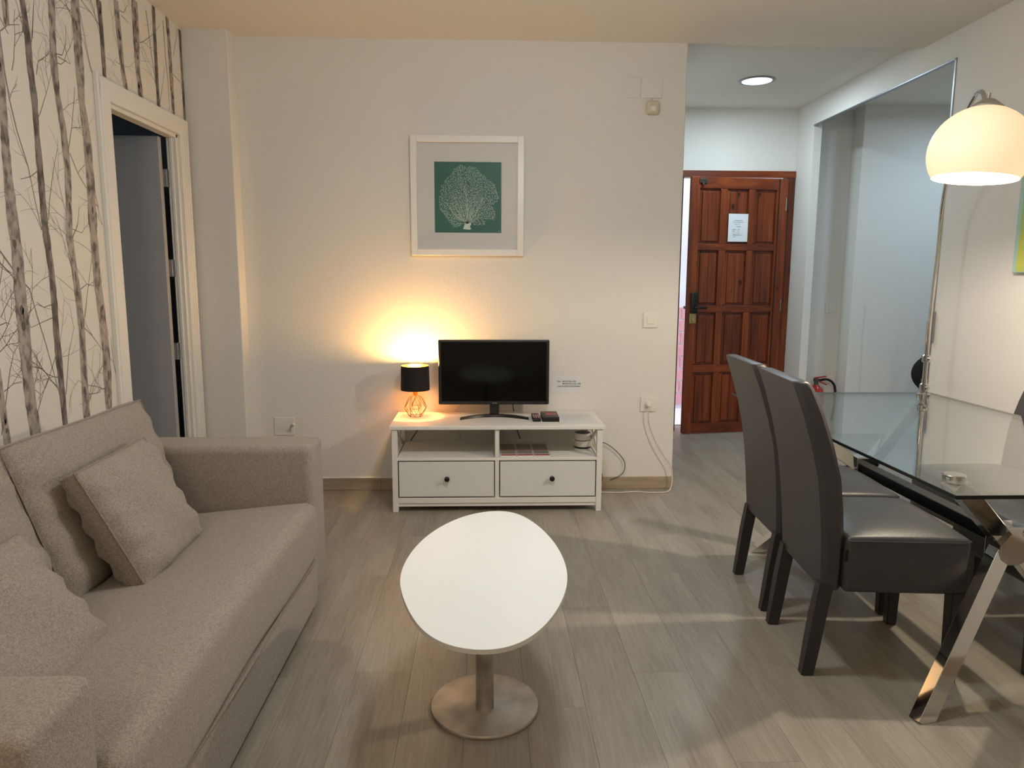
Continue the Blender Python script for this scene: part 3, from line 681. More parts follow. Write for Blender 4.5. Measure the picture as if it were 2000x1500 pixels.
text('printed_logo', 'LG', .011, greyink, TV, face_y(.046, ty - .0006, tz0 + .006), 'small grey LG maker mark', bold=True)
bm = nb(); tube(bm, [(.038 + .0045 * math.cos(a), ty - .0008, tz0 + .0098 + .0045 * math.sin(a)) for a in [2 * PI * k / 16 for k in range(16)]], .0008, 5, closed=True); box(bm, .0376, .0386, ty - .0012, ty, tz0 + .007, tz0 + .0125); obj('printed_logo', bm, greyink, TV)

# ---- table lamp
TL = thing('table_lamp', 'small black drum shade table lamp with gold wire base, lit', 'lamp', (-.403, 4.000, ZT))
lx, ly = -.403, 4.000
def poly(r, z, n=8, ph=0): return [Vector((lx + r * math.cos(2 * PI * k / n + ph), ly + r * math.sin(2 * PI * k / n + ph), z)) for k in range(n)]
b0_ = poly(.036, ZT + .002, 8); mid = poly(.066, ZT + .052, 8, PI / 8); t0 = poly(.036, ZT + .112, 8); 
bm = nb()
for rg in (b0_, t0): tube(bm, rg, .0013, 5, closed=True)
for k in range(8):
    for a, b in ((b0_[k], mid[k]), (b0_[(k + 1) % 8], mid[k]), (t0[k], mid[k]), (t0[(k + 1) % 8], mid[k])): tube(bm, [a, b], .0013, 5)
    if k % 2 == 0: tube(bm, [t0[k], (lx, ly, ZT + .126)], .0013, 5)
tube(bm, [mid[1], mid[2]], .0012, 5); tube(bm, [mid[5], mid[6]], .0012, 5)
obj('wire_base', bm, wirem, TL, SM)
bm = nb(); lathe(bm, [(.010, ZT + .122), (.013, ZT + .126), (.013, ZT + .168), (.009, ZT + .172)], (lx, ly, 0), 16); obj('lamp_holder', bm, goldm, TL, SM)
sz0, sz1 = .628, .766
def shell(bm, r0, r1, z0, z1, seg=48):
    lathe(bm, [(r0, z0), (r1, z1)], (lx, ly, 0), seg, False, False)
bm = nb(); r0, r1 = .0815, .0785
lathe(bm, [(r0 - .002, sz0), (r0, sz0), (r1, sz1), (r1 - .002, sz1)], (lx, ly, 0), 56, False, False); sh = obj('lamp_shade', bm, shadeb, TL, SM)
bm = nb(); lathe(bm, [(r0 - .0022, sz0 + .0005), (r1 - .0022, sz1 - .0005)], (lx, ly, 0), 56, False, False); obj('lining', bm, goldm, sh, SM, 'gold lining')
bm = nb()
for k in range(3):
    a = 2 * PI * k / 3 + .4; tube(bm, [(lx + .012 * math.cos(a), ly + .012 * math.sin(a), ZT + .165), (lx + (r0 - .003) * math.cos(a), ly + (r0 - .003) * math.sin(a), sz0 + .004)], .0012, 5)
obj('spider', bm, wirem, TL)
bm = nb(); lathe(bm, [(.008, .650), (.012, .665), (.021, .695), (.024, .715), (.018, .732), (.006, .738)], (lx, ly, 0), 20); obj('bulb', bm, bulbm, TL, SM)
pl = lamp('table_lamp_light', 'POINT', (lx, ly, .752), 18.0, (1.0, .57, .18), .020)
pl.parent = TL; pl.location = (0, 0, .752 - ZT)
pl2 = lamp('table_lamp_light', 'POINT', (lx, ly, .64), 1.3, (1.0, .60, .20), .02); pl2.parent = TL; pl2.location = (0, 0, .636 - ZT)

# ---- things on and in the bench
t = thing('remote_control', 'black remote control lying end-on right of the television stand', 'remote', (.276, 3.90, ZT), .0)
bm = nb(); box(bm, .254, .298, 3.83, 4.00, ZT, ZT + .018, .005, 2); obj('body', bm, blackp, t, SM)
for r_ in range(5):
    for c_ in range(3):
        bm = nb(); bx, by = .264 + c_ * .012, 3.848 + r_ * .026; box(bm, bx - .0035, bx + .0035, by - .006, by + .006, ZT + .0175, ZT + .0202, .001, 1); obj('button', bm, plastw if r_ % 2 else redm, t)
t = thing('trinket_box', 'shallow black box with red and white print beside the remote', 'box', (.353, 3.915, ZT))
bm = nb(); box(bm, .307, .400, 3.828, 3.995, ZT, ZT + .028, .003, 2); obj('body', bm, blackp, t)
bm = nb()
for k in range(11):
    a = R.uniform(-.6, .6); cx, cy = .353 + R.uniform(-.025, .025), 3.91 + R.uniform(-.05, .05); 
    strip = box(bm, cx - .018, cx + .018, cy - .004, cy + .004, ZT + .0278, ZT + .0284, 0, 1, Matrix.Rotation(a, 3, 'Z'))
obj('printed_pattern', bm, mat('print_red', (222, 120, 122), .6), t)
t = thing('info_sheet', 'printed information sheet in a clear sleeve on the bench top', 'paper', (.512, 3.94, ZT))
def quad(bm, pts, th):
    A = [bm.verts.new(p) for p in pts]; B = [bm.verts.new((p[0], p[1], p[2] + th)) for p in pts]; n = len(pts)
    bm.faces.new(A[::-1]); bm.faces.new(B)
    for i in range(n): bm.faces.new((A[i], A[(i + 1) % n], B[(i + 1) % n], B[i]))
bm = nb(); quad(bm, [(.400, 3.755, ZT), (.608, 3.765, ZT), (.592, 4.062, ZT), (.384, 4.05, ZT)], .001); obj('sheet', bm, paperm, t)
for k, s in enumerate(('INFORMACION / INFORMATION', 'Para encender la television pulse', 'el boton rojo del mando.', 'To turn on the TV press the red', 'button on the remote control.', 'WIFI: ver cartel / see the card', 'Gracias - Thank you')):
    text('printed_line', s, .0118, greyink, t, Matrix.Translation((.425, 4.00 - k * .022, ZT + .0016)) @ Matrix.Rotation(.03, 4, 'Z'))
bm = nb(); quad(bm, [(.394, 3.748, ZT + .0022), (.614, 3.758, ZT + .0022), (.596, 4.070, ZT + .0022), (.378, 4.058, ZT + .0022)], .0008); obj('clear_sleeve', bm, acryl, t)
t = thing('leaflet_holder', 'flat clear tray of red and white leaflets on the open shelf', 'leaflets', (.21, 3.90, SZ))
lred = mat('leaflet_red', (190, 60, 62), .4); lgrey = mat('leaflet_grey', (148, 142, 130), .5)
for k in range(3):
    x0 = .076 + k * .091
    bm = nb(); box(bm, x0, x0 + .086, 3.745, 4.04, SZ + .0005, SZ + .006, .001, 1); lf_ = obj('leaflet', bm, paperm, t)
    for ya, yb_ in ((3.748, 3.775), (3.87, 3.885)):
        bm = nb(); box(bm, x0 + .003, x0 + .083, ya, yb_, SZ + .006, SZ + .0066); obj('printed_band', bm, lred, lf_)
    for ya, yb_ in ((3.79, 3.862), (3.895, 4.02)):
        bm = nb(); box(bm, x0 + .003, x0 + .083, ya, yb_, SZ + .006, SZ + .0066); obj('printed_band', bm, lgrey, lf_)
bm = nb(); box(bm, .070, .352, 3.740, 4.046, SZ + .0085, SZ + .0098, .0005, 1); obj('clear_lid', bm, acryl, t)
t = thing('smart_speaker', 'round white wireless speaker with dark top on the shelf', 'speaker', (.548, 3.96, SZ))
bm = nb(); lathe(bm, [(.040, SZ), (.047, SZ + .003), (.048, SZ + .010)], (.548, 3.96, 0), 40); obj('base_ring', bm, blackp, t, SM)
bm = nb(); lathe(bm, [(.046, SZ + .010), (.048, SZ + .013), (.048, SZ + .044), (.0465, SZ + .045)], (.548, 3.96, 0), 40); lathe(bm, [(.0465, SZ + .0485), (.048, SZ + .050), (.048, SZ + .083), (.045, SZ + .087)], (.548, 3.96, 0), 40); obj('body', bm, plastw, t, SM)
bm = nb(); lathe(bm, [(.0455, SZ + .044), (.0455, SZ + .050)], (.548, 3.96, 0), 40, False, False); obj('groove', bm, blackp, t, SM)
bm = nb(); lathe(bm, [(.0448, SZ + .0865), (.043, SZ + .0880), (.01, SZ + .0875)], (.548, 3.96, 0), 40); obj('top_grille', bm, mat('grille', (84, 88, 84), .6), t, SM)

# ---- cables
def curve(pts, k=8):
    P = [Vector(p) for p in pts]; P = [2 * P[0] - P[1]] + P + [2 * P[-1] - P[-2]]; out = []
    for i in range(1, len(P) - 2):
        a, b, c, d = P[i - 1:i + 3]
        for j in range(k):
            t = j / k; out.append(.5 * (2 * b + (c - a) * t + (2 * a - 5 * b + 4 * c - d) * t * t + (3 * b - a - 3 * c + d) * t ** 3))
    out.append(P[-2]); return out
def cable(pts, r, m, label, grp=None):
    bm = nb(); tube(bm, curve(pts), r, 8); o = obj('cable', bm, m, None, SM); return tag(o, label, 'cable', grp)
cable([(.648, 4.12, .292), (.705, 4.125, .285), (.775, 4.13, .235), (.828, 4.132, .165), (.815, 4.13, .095), (.74, 4.12, .060)], .0022, cordb, 'thin dark cable looping out beside the right bench end')
cable([(.644, 4.10, .14), (.678, 4.10, .118), (.690, 4.10, .085), (.675, 4.08, .030), (.640, 4.06, .006)], .0022, cordb, 'short dark cable dropping to the floor at the right bench leg')
cable([(-.375, 4.142, .455), (-.385, 4.142, .40), (-.42, 4.142, .345), (-.45, 4.142, .30)], .0025, cordb, 'black lamp flex hanging behind the left shelf compartment')
cable([(-.19, 4.141, .456), (-.17, 4.141, .39), (-.15, 4.141, .30)], .003, cordw, 'white cable hanging behind the left shelf compartment')
cable([(.150, 4.09, .56), (.156, 4.141, .51), (.165, 4.143, .45), (.178, 4.142, .38), (.200, 4.142, .31)], .0025, cordb, 'black television cable hanging behind the right shelf compartment')
cable([(-.12, 4.135, .56), (-.17, 4.138, .50), (-.20, 4.14, .47)], .0022, cordw, 'white cable emerging below the television left corner')

# ---- sockets and switches
def socket_extra(t):
    bm = nb(); box(bm, .938, .982, 4.139, 4.146, .494, .539, .002, 1); tube(bm, [(.960 + .019 * math.cos(a), 4.1385, .517 + .019 * math.sin(a)) for a in [2 * PI * k / 24 for k in range(24)]], .0012, 5, closed=True); obj('socket_face', bm, plastw, t)
sock = plate('power_socket', .916, 1.004, .473, .560, .010, plastw, 'white wall power socket with a plug pushed in', 'socket', socket_extra)
t = thing('power_plug', 'white plug and cord running from the socket down along the floor', 'plug', (.960, 4.12, .517))
bm = nb(); tube(bm, [(.960, 4.142, .517), (.960, 4.128, .517), (.960, 4.116, .515), (.958, 4.108, .508)], [.0185, .0185, .014, .007], 20); obj('plug_body', bm, plastw, t, SM)
bm = nb(); tube(bm, curve([(.958, 4.110, .508), (.955, 4.108, .47), (.964, 4.110, .40), (1.000, 4.108, .31), (1.050, 4.105, .225), (1.095, 4.10, .16), (1.108, 4.09, .10), (1.100, 4.07, .035), (1.07, 4.05, .006), (.98, 4.04, .0045), (.88, 4.06, .0045), (.78, 4.045, .0045), (.66, 4.055, .0045)]), .0036, 8); obj('cord', bm, cordw, t, SM)
def sw_extra(x0, x1, z0, z1, y=4.15):
    def f(t):
        bm = nb(); box(bm, x0, x1, y - .0125, y - .006, z0, z1, .002, 1); obj('rocker', bm, plastw, t)
    return f
plate('light_switch', .916, 1.004, .972, 1.060, .009, plastw, 'white wall light switch above the power socket', 'light switch', sw_extra(.938, .982, .993, 1.039))
plate('antenna_plate', -1.245, -1.128, .335, .442, .006, wallm, 'white blank wall plate with a stub above the sofa arm', 'wall plate', lambda t: (lambda bm: (tube(bm, [(-1.15, 4.14, .36), (-1.145, 4.12, .385), (-1.128, 4.10, .408)], [.005, .005, .004], 8), tube(bm, [(-1.137, 4.108, .398), (-1.118, 4.092, .415)], .009, 10), obj('cable_stub', bm, cordw, t, SM)))(nb()))
t = thing('motion_sensor', 'small ivory motion sensor high on the white wall near the corner', 'sensor', (.93, 4.15, 2.20))
bm = nb(); box(bm, .893, .968, 4.112, 4.151, 2.166, 2.240, .016, 4)
obj('housing', bm, plasti, t, SM)
bm = nb(); tube(bm, [(.930, 4.150, 2.262), (.930, 4.146, 2.238)], .004, 8); obj('cable', bm, plasti, t)
bm = nb(); box(bm, .915, .946, 4.108, 4.114, 2.180, 2.205, .003, 2); obj('lens', bm, plastw, t)
t = thing('wifi_card', 'small white card with three printed lines on the wall beside the television', 'card', (.47, 4.15, .64))
bm = nb(); box(bm, .383, .560, 4.1485, 4.1502, .592, .686, 0); obj('card', bm, paperm, t)
for s, x, z in (('Red:', .418, .650), ('MOVISTAR_A9B', .448, .650), ('MOVISTAR_PLUS_A9B', .448, .636), ('Clave:', .418, .621), ('QuG73hVw9ZtNx4kE2', .448, .621)):
    text('printed_line', s, .0112, inkm, t, face_y(x, 4.1480, z), bold=True)
bm = nb(); box(bm, .381, .562, 4.1470, 4.1476, .590, .688, 0); obj('clear_sleeve', bm, acryl, t)

# ---- framed sea fan print
PF = thing('framed_print', 'white framed print of a white sea fan on green', 'picture', (-.108, 4.15, 1.71))
fx0, fx1, fz0, fz1 = -.425, .212, 1.381, 2.040; fw = .036; fy = 4.118
for a in ((fx0, fx0 + fw, fz0, fz1), (fx1 - fw, fx1, fz0, fz1), (fx0 + fw, fx1 - fw, fz0, fz0 + fw), (fx0 + fw, fx1 - fw, fz1 - fw, fz1)):
    bm = nb(); box(bm, a[0], a[1], fy, 4.149, a[2], a[3], .002, 1); obj('frame_bar', bm, lacq, PF)
bm = nb()
px0, px1, pz0, pz1 = -.292, .085, 1.510, 1.900
for a in ((fx0 + fw, px0, fz0 + fw, fz1 - fw), (px1, fx1 - fw, fz0 + fw, fz1 - fw), (px0, px1, fz0 + fw, pz0), (px0, px1, pz1, fz1 - fw)): box(bm, a[0], a[1], 4.138, 4.141, a[2], a[3])
obj('mat_board', bm, matb, PF)
bm = nb(); box(bm, px0 - .01, px1 + .01, 4.1415, 4.147, pz0 - .01, pz1 + .01); obj('print', bm, printg, PF)
outl = [(620, 1075), (560, 1000), (505, 930), (472, 880), (468, 820), (480, 740), (490, 670), (530, 610), (590, 560), (620, 505), (690, 452), (760, 490), (775, 465), (850, 485), (890, 540), (935, 565), (960, 600), (1030, 640), (1055, 720), (1080, 780), (1060, 820), (1000, 850), (1030, 890), (1042, 940), (1030, 1000), (965, 985), (935, 1000), (930, 1045), (850, 1050), (815, 1040), (800, 1010), (700, 1010), (685, 1055)]
outl = np.array([((x - 425) / 675, (1122 - y) / 690) for x, y in outl])
def inside(P):
    c = np.zeros(len(P), bool); n = len(outl)
    for i in range(n):
        a = outl[i]; b = outl[i - 1]; m_ = ((a[1] > P[:, 1]) != (b[1] > P[:, 1]))
        xs = (b[0] - a[0]) * (P[:, 1] - a[1]) / (b[1] - a[1] + 1e-9) + a[0]; c ^= m_ & (P[:, 0] < xs)
    return c
rs = np.random.RandomState(4); A_ = rs.rand(9000, 2); A_ = A_[inside(A_)]
keep = []                                             # spread the net's knots evenly
cell = {}
for p in A_:
    k = (int(p[0] / .0125), int(p[1] / .0125))
    if k not in cell: cell[k] = 1; keep.append(p)
A_ = np.array(keep)
D = ((A_[:, None] - A_[None]) ** 2).sum(2); np.fill_diagonal(D, 9); NN = np.argsort(D, 1)[:, :3]
segs = {(min(i, int(j)), max(i, int(j))) for i in range(len(A_)) for j in NN[i]}
bm = nb()
def line(u0, v0, u1, v1, w0, w1, y):
    a = Vector((px0 + u0 * (px1 - px0), pz0 + v0 * (pz1 - pz0))); b = Vector((px0 + u1 * (px1 - px0), pz0 + v1 * (pz1 - pz0))); d = b - a
    if d.length < 1e-6: return
    n = Vector((-d.y, d.x)).normalized()
    bm.faces.new([bm.verts.new((q.x, y, q.y)) for q in (a + n * w0, b + n * w1, b - n * w1, a - n * w0)])
for i, j in segs:
    dc = math.hypot(A_[i][0] - .485, A_[i][1] - .1); w_ = .00036 + .00016 * rs.rand() * (dc < .5)
    line(*A_[i], *A_[j], w_, w_, 4.1411)
def limb(x, y, tx, ty_, w0, depth, bend):
    n = max(4, int(math.hypot(tx - x, ty_ - y) / .022)); px_, py_ = x, y; nxx, nyy = -(ty_ - y), tx - x
    for k in range(1, n + 1):
        t_ = k / n; bx = x + (tx - x) * t_ + nxx * bend * math.sin(PI * t_) + R.uniform(-.004, .004); by = y + (ty_ - y) * t_ + nyy * bend * math.sin(PI * t_)
        wa = w0 * (1 - .8 * (k - 1) / n); wb = w0 * (1 - .8 * k / n); line(px_, py_, bx, by, wa, wb, 4.1409)
        if depth and k > 1 and R.random() < .55:
            an = math.atan2(by - py_, bx - px_) + R.choice((-1, 1)) * R.uniform(.35, .8); L_ = R.uniform(.06, .16)
            q = np.array([[bx + L_ * math.cos(an), by + L_ * math.sin(an)]])
            if inside(q)[0]: limb(bx, by, q[0][0], q[0][1], wb * .55, depth - 1, R.uniform(-.1, .1))
        px_, py_ = bx, by
for tx, ty_, w_, bd in ((.17, .43, .0018, .08), (.29, .53, .0018, .10), (.38, .53, .0014, .06), (.465, .66, .0019, -.02), (.475, .5, .0012, .03), (.56, .42, .0012, -.03), (.60, .55, .0015, -.08), (.72, .51, .0020, -.08), (.70, .27, .0012, -.05), (.33, .135, .0008, 0), (.62, .17, .0008, 0), (.26, .30, .0009, .05)):
    limb(.485, .13, tx, ty_, w_, 2, bd)
stump = [(.430, .075), (.425, .055), (.47, .048), (.53, .045), (.545, .06), (.525, .085), (.55, .13), (.53, .15), (.51, .20), (.50, .15), (.485, .20), (.465, .155), (.44, .19), (.45, .12)]
bm.faces.new([bm.verts.new((px0 + u * (px1 - px0), 4.1409, pz0 + v * (pz1 - pz0))) for u, v in stump])
o = obj('printed_coral', bm, coralm, PF); o['kind'] = 'stuff'
bm = nb(); tube(bm, [(px1 - .012 + .003 * math.cos(a), 4.1411, pz0 + .010 + .003 * math.sin(a)) for a in [2 * PI * k / 10 for k in range(10)]], .0006, 4, closed=True); obj('printed_mark', bm, coralm, PF)
bm = nb(); box(bm, fx0 + fw - .003, fx1 - fw + .003, 4.130, 4.1315, fz0 + fw - .003, fz1 - fw + .003); obj('glass', bm, pglass, PF)

# ---- hall downlight
t = thing('downlight', 'round recessed downlight glowing in the hall ceiling', 'ceiling light', (1.834, 5.01, HZ))
bm = nb(); lathe(bm, [(.100, HZ - .0005), (.118, HZ - .001), (.118, HZ - .004), (.102, HZ - .008), (.098, HZ - .002)], (1.834, 5.01, 0), 48, False, False); obj('trim_ring', bm, alum, t, SM)
bm = nb(); lathe(bm, [(.098, HZ - .006), (.06, HZ - .0045), (.02, HZ - .004)], (1.834, 5.01, 0), 48); obj('lens', bm, ledm, t, SM)

# ---- canvas at the right edge
t = thing('canvas_painting', 'unframed green and yellow canvas cut off by the right edge', 'painting', (2.47, 2.95, 1.55))
canvm = mat('canvas_green', (118, 190, 156), .7, var=((196, 200, 90), 3.2, (1, 1, 1), .42, .6))
canvs = mat('canvas_side', (170, 206, 196), .7)
bm = nb(); box(bm, 2.438, 2.4695, 2.50, 3.262, 1.289, 1.86, .002, 1); obj('canvas', bm, canvs, t)
bm = nb(); box(bm, 2.4368, 2.4385, 2.505, 3.235, 1.294, 1.855); obj('printed_face', bm, canvm, t)

# ---- side room items glimpsed through the opening
plate2 = thing('light_switch', 'white light switch on the bluish wall beyond the wide opening', 'light switch', (2.835, 5.80, 1.03))
bm = nb(); box(bm, 2.792, 2.878, 5.791, 5.8005, .985, 1.073, .003); obj('cover', bm, plastw, plate2)
bm = nb(); box(bm, 2.814, 2.857, 5.787, 5.792, 1.006, 1.052, .002, 1); obj('rocker', bm, plastw, plate2)
bm = nb(); tube(bm, curve([(3.03, 5.627, 1.06), (3.023, 5.627, .8), (3.033, 5.627, .5), (3.025, 5.627, .1)]), .003, 6); tag(obj('wall_cable', bm, wallm, None, SM), 'thin painted cable running down the bluish side-room wall', 'cable')
t = thing('fire_extinguisher', 'red fire extinguisher standing against the wall behind the dining chairs', 'extinguisher', (2.70, 5.68, 0))
ex, ey = 2.70, 5.68
bm = nb(); lathe(bm, [(.062, .0), (.066, .012), (.066, .33), (.055, .37), (.028, .395), (.020, .405)], (ex, ey, 0), 32); obj('cylinder', bm, redm, t, SM)
bm = nb(); lathe(bm, [(.018, .40), (.018, .43), (.024, .432), (.024, .455), (.010, .457)], (ex, ey, 0), 16); obj('valve', bm, darkch, t, SM)
bm = nb(); bar(bm, (ex - .02, ey, .452), (ex + .085, ey - .01, .405), .02, .010, Vector((0, 1, 0))); obj('lever', bm, redm, t)
bm = nb(); bar(bm, (ex - .02, ey, .46), (ex + .075, ey - .01, .475), .02, .010, Vector((0, 1, 0))); obj('lever', bm, redm, t)
bm = nb(); tube(bm, curve([(ex + .02, ey, .44), (ex + .10, ey + .01, .445), (ex + .165, ey + .02, .39), (ex + .175, ey + .02, .25), (ex + .15, ey + .01, .10)]), .010, 10); obj('hose', bm, blackp, t, SM)
# black round-backed chair whose edge shows in the side room
t = thing('office_chair', 'black round-backed swivel chair mostly hidden beyond the wide opening', 'chair', (3.42, 4.95, 0))
bm = nb()
vv = bmesh.ops.create_uvsphere(bm, u_segments=28, v_segments=18, radius=1)['verts']
for v in vv: v.co = Vector((3.34 + v.co.x * .21, 5.05 + v.co.y * .035 + .05 * (v.co.x ** 2), .58 + v.co.z * .17))
obj('backrest', bm, blackm, t, SM)
bm = nb(); box(bm, 3.16, 3.58, 4.62, 5.02, .36, .43, .03, 3); obj('seat', bm, blackm, t, SM)
bm = nb(); tube(bm, [(3.37, 4.80, .06), (3.37, 4.80, .37)], .025, 12); obj('gas_column', bm, darkch, t, SM)
for k in range(5):
    a = 2 * PI * k / 5; bm = nb(); bar(bm, (3.37, 4.80, .07), (3.37 + .24 * math.cos(a), 4.80 + .24 * math.sin(a), .045), .03, .02, Vector((0, 0, 1)) if 0 else Vector((-math.sin(a), math.cos(a), 0))); l = obj('leg', bm, blackp, t)
    bm = nb(); cx, cy = 3.37 + .235 * math.cos(a), 4.80 + .235 * math.sin(a); tube(bm, [(cx - .012, cy, .024), (cx + .012, cy, .024)], .024, 14); obj('caster', bm, blackp, l, SM)
bm = nb(); bar(bm, (3.37, 4.93, .38), (3.36, 5.07, .50), .04, .012); obj('back_support', bm, blackp, t)

# ---- dining table
DT = thing('dining_table', 'glass-topped dining table on crossed chrome legs by the right wall', 'dining table', (1.585, 2.4, 0))
gx0, gx1, gy0, gy1, gz = 1.126, 2.050, 1.612, 3.190, .740
bm = nb(); box(bm, gx0, gx1, gy0, gy1, gz - .010, gz, .0015, 1); gt = obj('glass_top', bm, [tglass, tedge], DT, None, 'clear greenish glass top')
for p in gt.data.polygons: p.material_index = 0 if abs(p.normal.z) > .9 else 1
for hy, fy_, dy in ((2.02, 1.84, 1.76), (2.86, 3.13, 3.07)):
    hub = (1.585, hy, .462)
    bm = nb(); box(bm, hub[0] - .045, hub[0] + .045, hy - .035, hy + .035, hub[2] - .06, hub[2] + .06, .004); obj('hub', bm, chrome, DT)
    for sx in (-1, 1):
        bm = nb(); bar(bm, (hub[0] + sx * .015, hy, hub[2] - .01), (hub[0] + sx * .340, fy_, -.012), .042, .050, Vector((0, 1, 0)), .0015)
        bmesh.ops.bisect_plane(bm, geom=bm.verts[:] + bm.edges[:] + bm.faces[:], plane_co=(0, 0, .001), plane_no=(0, 0, -1), clear_outer=True)
        es = [e for e in bm.edges if e.is_boundary]; bmesh.ops.holes_fill(bm, edges=es); obj('leg', bm, chrome, DT)
        tip = (hub[0] + sx * .365, dy, .728)
        bm = nb(); bar(bm, (hub[0] + sx * .015, hy, hub[2] + .01), (tip[0], tip[1], .735), .042, .050, Vector((0, 1, 0)), .0015)
        bmesh.ops.bisect_plane(bm, geom=bm.verts[:] + bm.edges[:] + bm.faces[:], plane_co=(0, 0, .727), plane_no=(0, 0, 1), clear_outer=True)
        es = [e for e in bm.edges if e.is_boundary]; bmesh.ops.holes_fill(bm, edges=es); obj('support_arm', bm, chrome, DT)
        bm = nb(); lathe(bm, [(.028, gz + .0002), (.028, gz + .010), (.026, gz + .012)], tip[:2] + (0,), 32); obj('glass_clamp', bm, chrome, DT, SM)
bm = nb(); box(bm, 1.560, 1.610, 2.05, 2.83, .450, .492, .002, 1); obj('beam', bm, blackp, DT, None, 'black steel beam')

# ---- dining chairs
CH = thing('dining_chair', 'charcoal leatherette high-back dining chair nearest the camera, left side of table', 'chair', (1.284, 2.247, 0), math.radians(-4.5), 'dining chairs around the glass table')
MC = T(CH)
def cpart(name, bm, m, parent, smooth=None, label=None): bm.transform(MC); return obj(name, bm, m, parent, smooth, label)
# seat block with crowned top (local coordinates, facing +X)
bm = nb(); vs = box(bm, -.165, .212, -.214, .214, .292, .472, .016, 3)
for ax, vals in ((0, [-.1, -.05, 0, .05, .1, .15]), (1, [-.15, -.08, 0, .08, .15])):
    for q in vals:
        co = [0, 0, 0]; no = [0, 0, 0]; co[ax] = q; no[ax] = 1; bmesh.ops.bisect_plane(bm, geom=bm.verts[:] + bm.edges[:] + bm.faces[:], plane_co=co, plane_no=no)
for v in bm.verts:
    if v.co.z > .44: v.co.z += .026 * max(0, 1 - (v.co.y / .214) ** 2) * max(0, 1 - ((v.co.x - .02) / .19) ** 4)
st_ = cpart('seat', bm, leath, CH, SM)
bm = nb(); tube(bm, [(-.16, -.2155, .461), (.195, -.2155, .461), (.2125, -.204, .461), (.2125, .204, .461), (.195, .2155, .461), (-.16, .2155, .461)], .0022, 6); cpart('seam', bm, leath, st_, SM)
# backrest: swept section
prof = [(.292, -.222, .060, .190), (.36, -.226, .064, .196), (.45, -.232, .068, .200), (.55, -.242, .070, .202), (.65, -.256, .070, .203), (.75, -.280, .068, .198), (.85, -.310, .064, .192), (.925, -.337, .058, .186), (.948, -.346, .050, .180)]
bm = nb(); prev = None
for z, x, th, hw in prof:
    c = .014; ring = []
    for sx, sy, dx, dy in ((0, -1, c, 0), (0, -1, 0, c), (0, 1, 0, -c), (0, 1, c, 0), (1, 1, -c, 0), (1, 1, 0, -c), (1, -1, 0, c), (1, -1, -c, 0)):
        ring.append(bm.verts.new((x + sx * th + dx, sy * hw + dy, z)))
    if prev:
        for k in range(8): bm.faces.new((prev[k], prev[(k + 1) % 8], ring[(k + 1) % 8], ring[k]))
    else: bm.faces.new(ring[::-1])
    prev = ring
tc_ = bm.faces.new(prev); bmesh.ops.bevel(bm, geom=[e for e in tc_.edges], offset=.008, segments=2, profile=.5, affect='EDGES')
cpart('backrest', bm, leath, CH, SM)
bm = nb(); box(bm, -.168, -.160, -.2175, -.2135, .395, .435, .001, 1); cpart('maker_tag', bm, blackp, CH, None, 'small black woven tag')
for sy in (-1, 1):
    bm = nb(); q = [(0, -.246, .019), (.10, -.234, .020), (.20, -.222, .021), (.31, -.205, .022)]; prev = None
    for z, x, h in q:
        ring = [bm.verts.new((x + a * h, sy * .170 + b * h, z)) for a, b in ((-1, -1), (1, -1), (1, 1), (-1, 1))]
        if prev:
            for k in range(4): bm.faces.new((prev[k], prev[(k + 1) % 4], ring[(k + 1) % 4], ring[k]))
        else: bm.faces.new(ring[::-1])
        prev = ring
    bm.faces.new(prev); bmesh.ops.bevel(bm, geom=[e for e in bm.edges if abs((e.verts[0].co - e.verts[1].co).z) > .02], offset=.004, segments=2, affect='EDGES'); cpart('leg', bm, legm, CH)
    bm = nb(); q = [(0, .188, .017), (.30, .188, .023)]; prev = None
    for z, x, h in q:
        ring = [bm.verts.new((x + a * h, sy * .190 + b * h, z)) for a, b in ((-1, -1), (1, -1), (1, 1), (-1, 1))]
        if prev:
            for k in range(4): bm.faces.new((prev[k], prev[(k + 1) % 4], ring[(k + 1) % 4], ring[k]))
        else: bm.faces.new(ring[::-1])
        prev = ring
    bm.faces.new(prev); bmesh.ops.bevel(bm, geom=[e for e in bm.edges if abs((e.verts[0].co - e.verts[1].co).z) > .02], offset=.003, segments=2, affect='EDGES'); cpart('leg', bm, legm, CH)
G_ = 'dining chairs around the glass table'
dup(CH, (1.320, 2.698, 0), math.radians(-3), 'charcoal leatherette high-back dining chair on the left side, further from the camera', G_)
dup(CH, (1.925, 2.250, 0), math.radians(180), 'dark dining chair on the wall side of the glass table, nearer the camera', G_)
dup(CH, (2.040, 2.70, 0), math.radians(181), 'dark dining chair on the wall side of the table, near the arc lamp', G_)

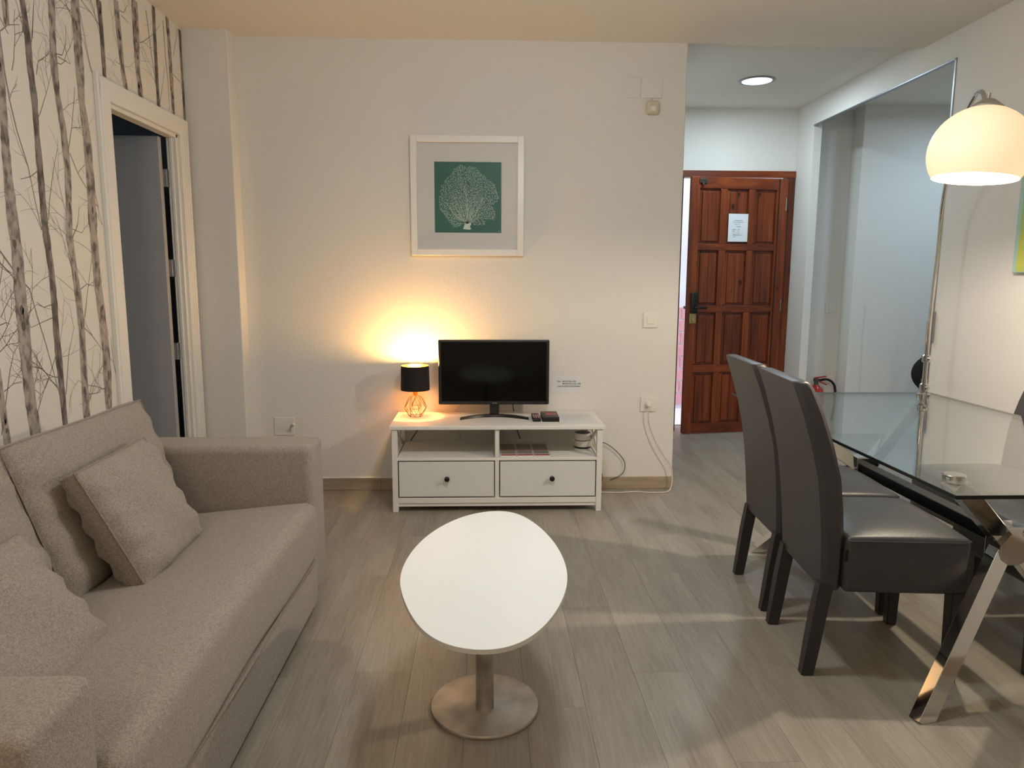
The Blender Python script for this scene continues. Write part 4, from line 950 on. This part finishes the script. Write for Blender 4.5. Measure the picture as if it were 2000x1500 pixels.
# ---- arc lamp
AL = thing('arc_floor_lamp', 'chrome arc floor lamp with glowing white dome shade over the table', 'floor lamp', (2.20, 3.47, 0))
bx_, by_ = 2.205, 3.475
bm = nb(); lathe(bm, [(.15, 0), (.152, .004), (.152, .026), (.148, .03), (.03, .032)], (bx_, by_, 0), 56); obj('base', bm, chrome, AL, SM)
bm = nb(); tube(bm, [(bx_, by_, .02), (bx_, by_, .76)], .014, 16); obj('pole', bm, chrome, AL, SM)
bm = nb(); tube(bm, [(bx_, by_, .72), (bx_, by_, 1.05)], .011, 16); obj('pole', bm, chrome, AL, SM)
for z in (.70, .845):
    bm = nb(); tube(bm, [(bx_, by_, z), (bx_, by_, z + .006), (bx_, by_, z + .034), (bx_, by_, z + .040)], [.014, .021, .021, .014], 16); k_ = obj('collar', bm, chrome, AL, SM)
    bm = nb(); tube(bm, [(bx_, by_ - .015, z + .02), (bx_, by_ - .040, z + .02)], .007, 10); obj('knob', bm, chrome, k_, SM)
arc = curve([(bx_, by_, .86), (bx_ + .004, by_, 1.15), (bx_ + .008, by_ - .005, 1.40), (2.195, 3.44, 1.62), (2.11, 3.27, 1.795), (1.975, 3.01, 1.895), (1.867, 2.80, 1.932), (1.825, 2.71, 1.940), (1.765, 2.60, 1.918), (1.735, 2.54, 1.888), (1.722, 2.515, 1.862)], 8)
bm = nb(); tube(bm, arc, .0085, 10); obj('arc_tube', bm, chrome, AL, SM)
sc = Vector((1.700, 2.50, 1.600)); tilt = Matrix.Translation(sc) @ Matrix.Rotation(math.radians(5), 4, 'Y')
def tl(bm): bm.transform(tilt)
outer = []; Rr = .160
for k in range(19):
    a = math.radians(-34 + k * (122 / 18)); outer.append((Rr * math.cos(a), .090 + Rr * .98 * math.sin(a) ))
bm = nb(); lathe(bm, outer, (0, 0, 0), 56, False, True); tl(bm); sd = obj('lamp_shade', bm, glow, AL, math.radians(60), 'frosted white dome shade')
inner = [(r * .975, .090 + (z - .090) * .975) for r, z in outer]
bm = nb(); lathe(bm, inner[:16], (0, 0, 0), 56, False, False); tl(bm); obj('inner_surface', bm, glowin, sd, math.radians(60))
zt = outer[-1][1]
bm = nb(); lathe(bm, [(.052, zt - .012), (.050, zt - .002), (.022, zt + .020), (.012, zt + .024)], (0, 0, 0), 28); tl(bm); obj('cap', bm, steel, AL, SM)
bm = nb(); lathe(bm, [(.007, zt + .02), (.007, zt + .042)], (0, 0, 0), 12); tl(bm); obj('swivel', bm, chrome, AL, SM)
bm = nb(); lathe(bm, [(.014, .15), (.030, .11), (.032, .08), (.022, .05), (.004, .044)], (0, 0, 0), 20); tl(bm); obj('bulb', bm, mat('warm_bulb', (255, 244, 224), .5, emit=((255, 232, 196), 5)), AL, SM)
pl = lamp('arc_lamp_light', 'POINT', (0, 0, 0), 52, (1.0, .84, .66), .026); pl.parent = AL; pl.location = (tilt @ Vector((0, 0, .035))) - Vector((2.20, 3.47, 0))
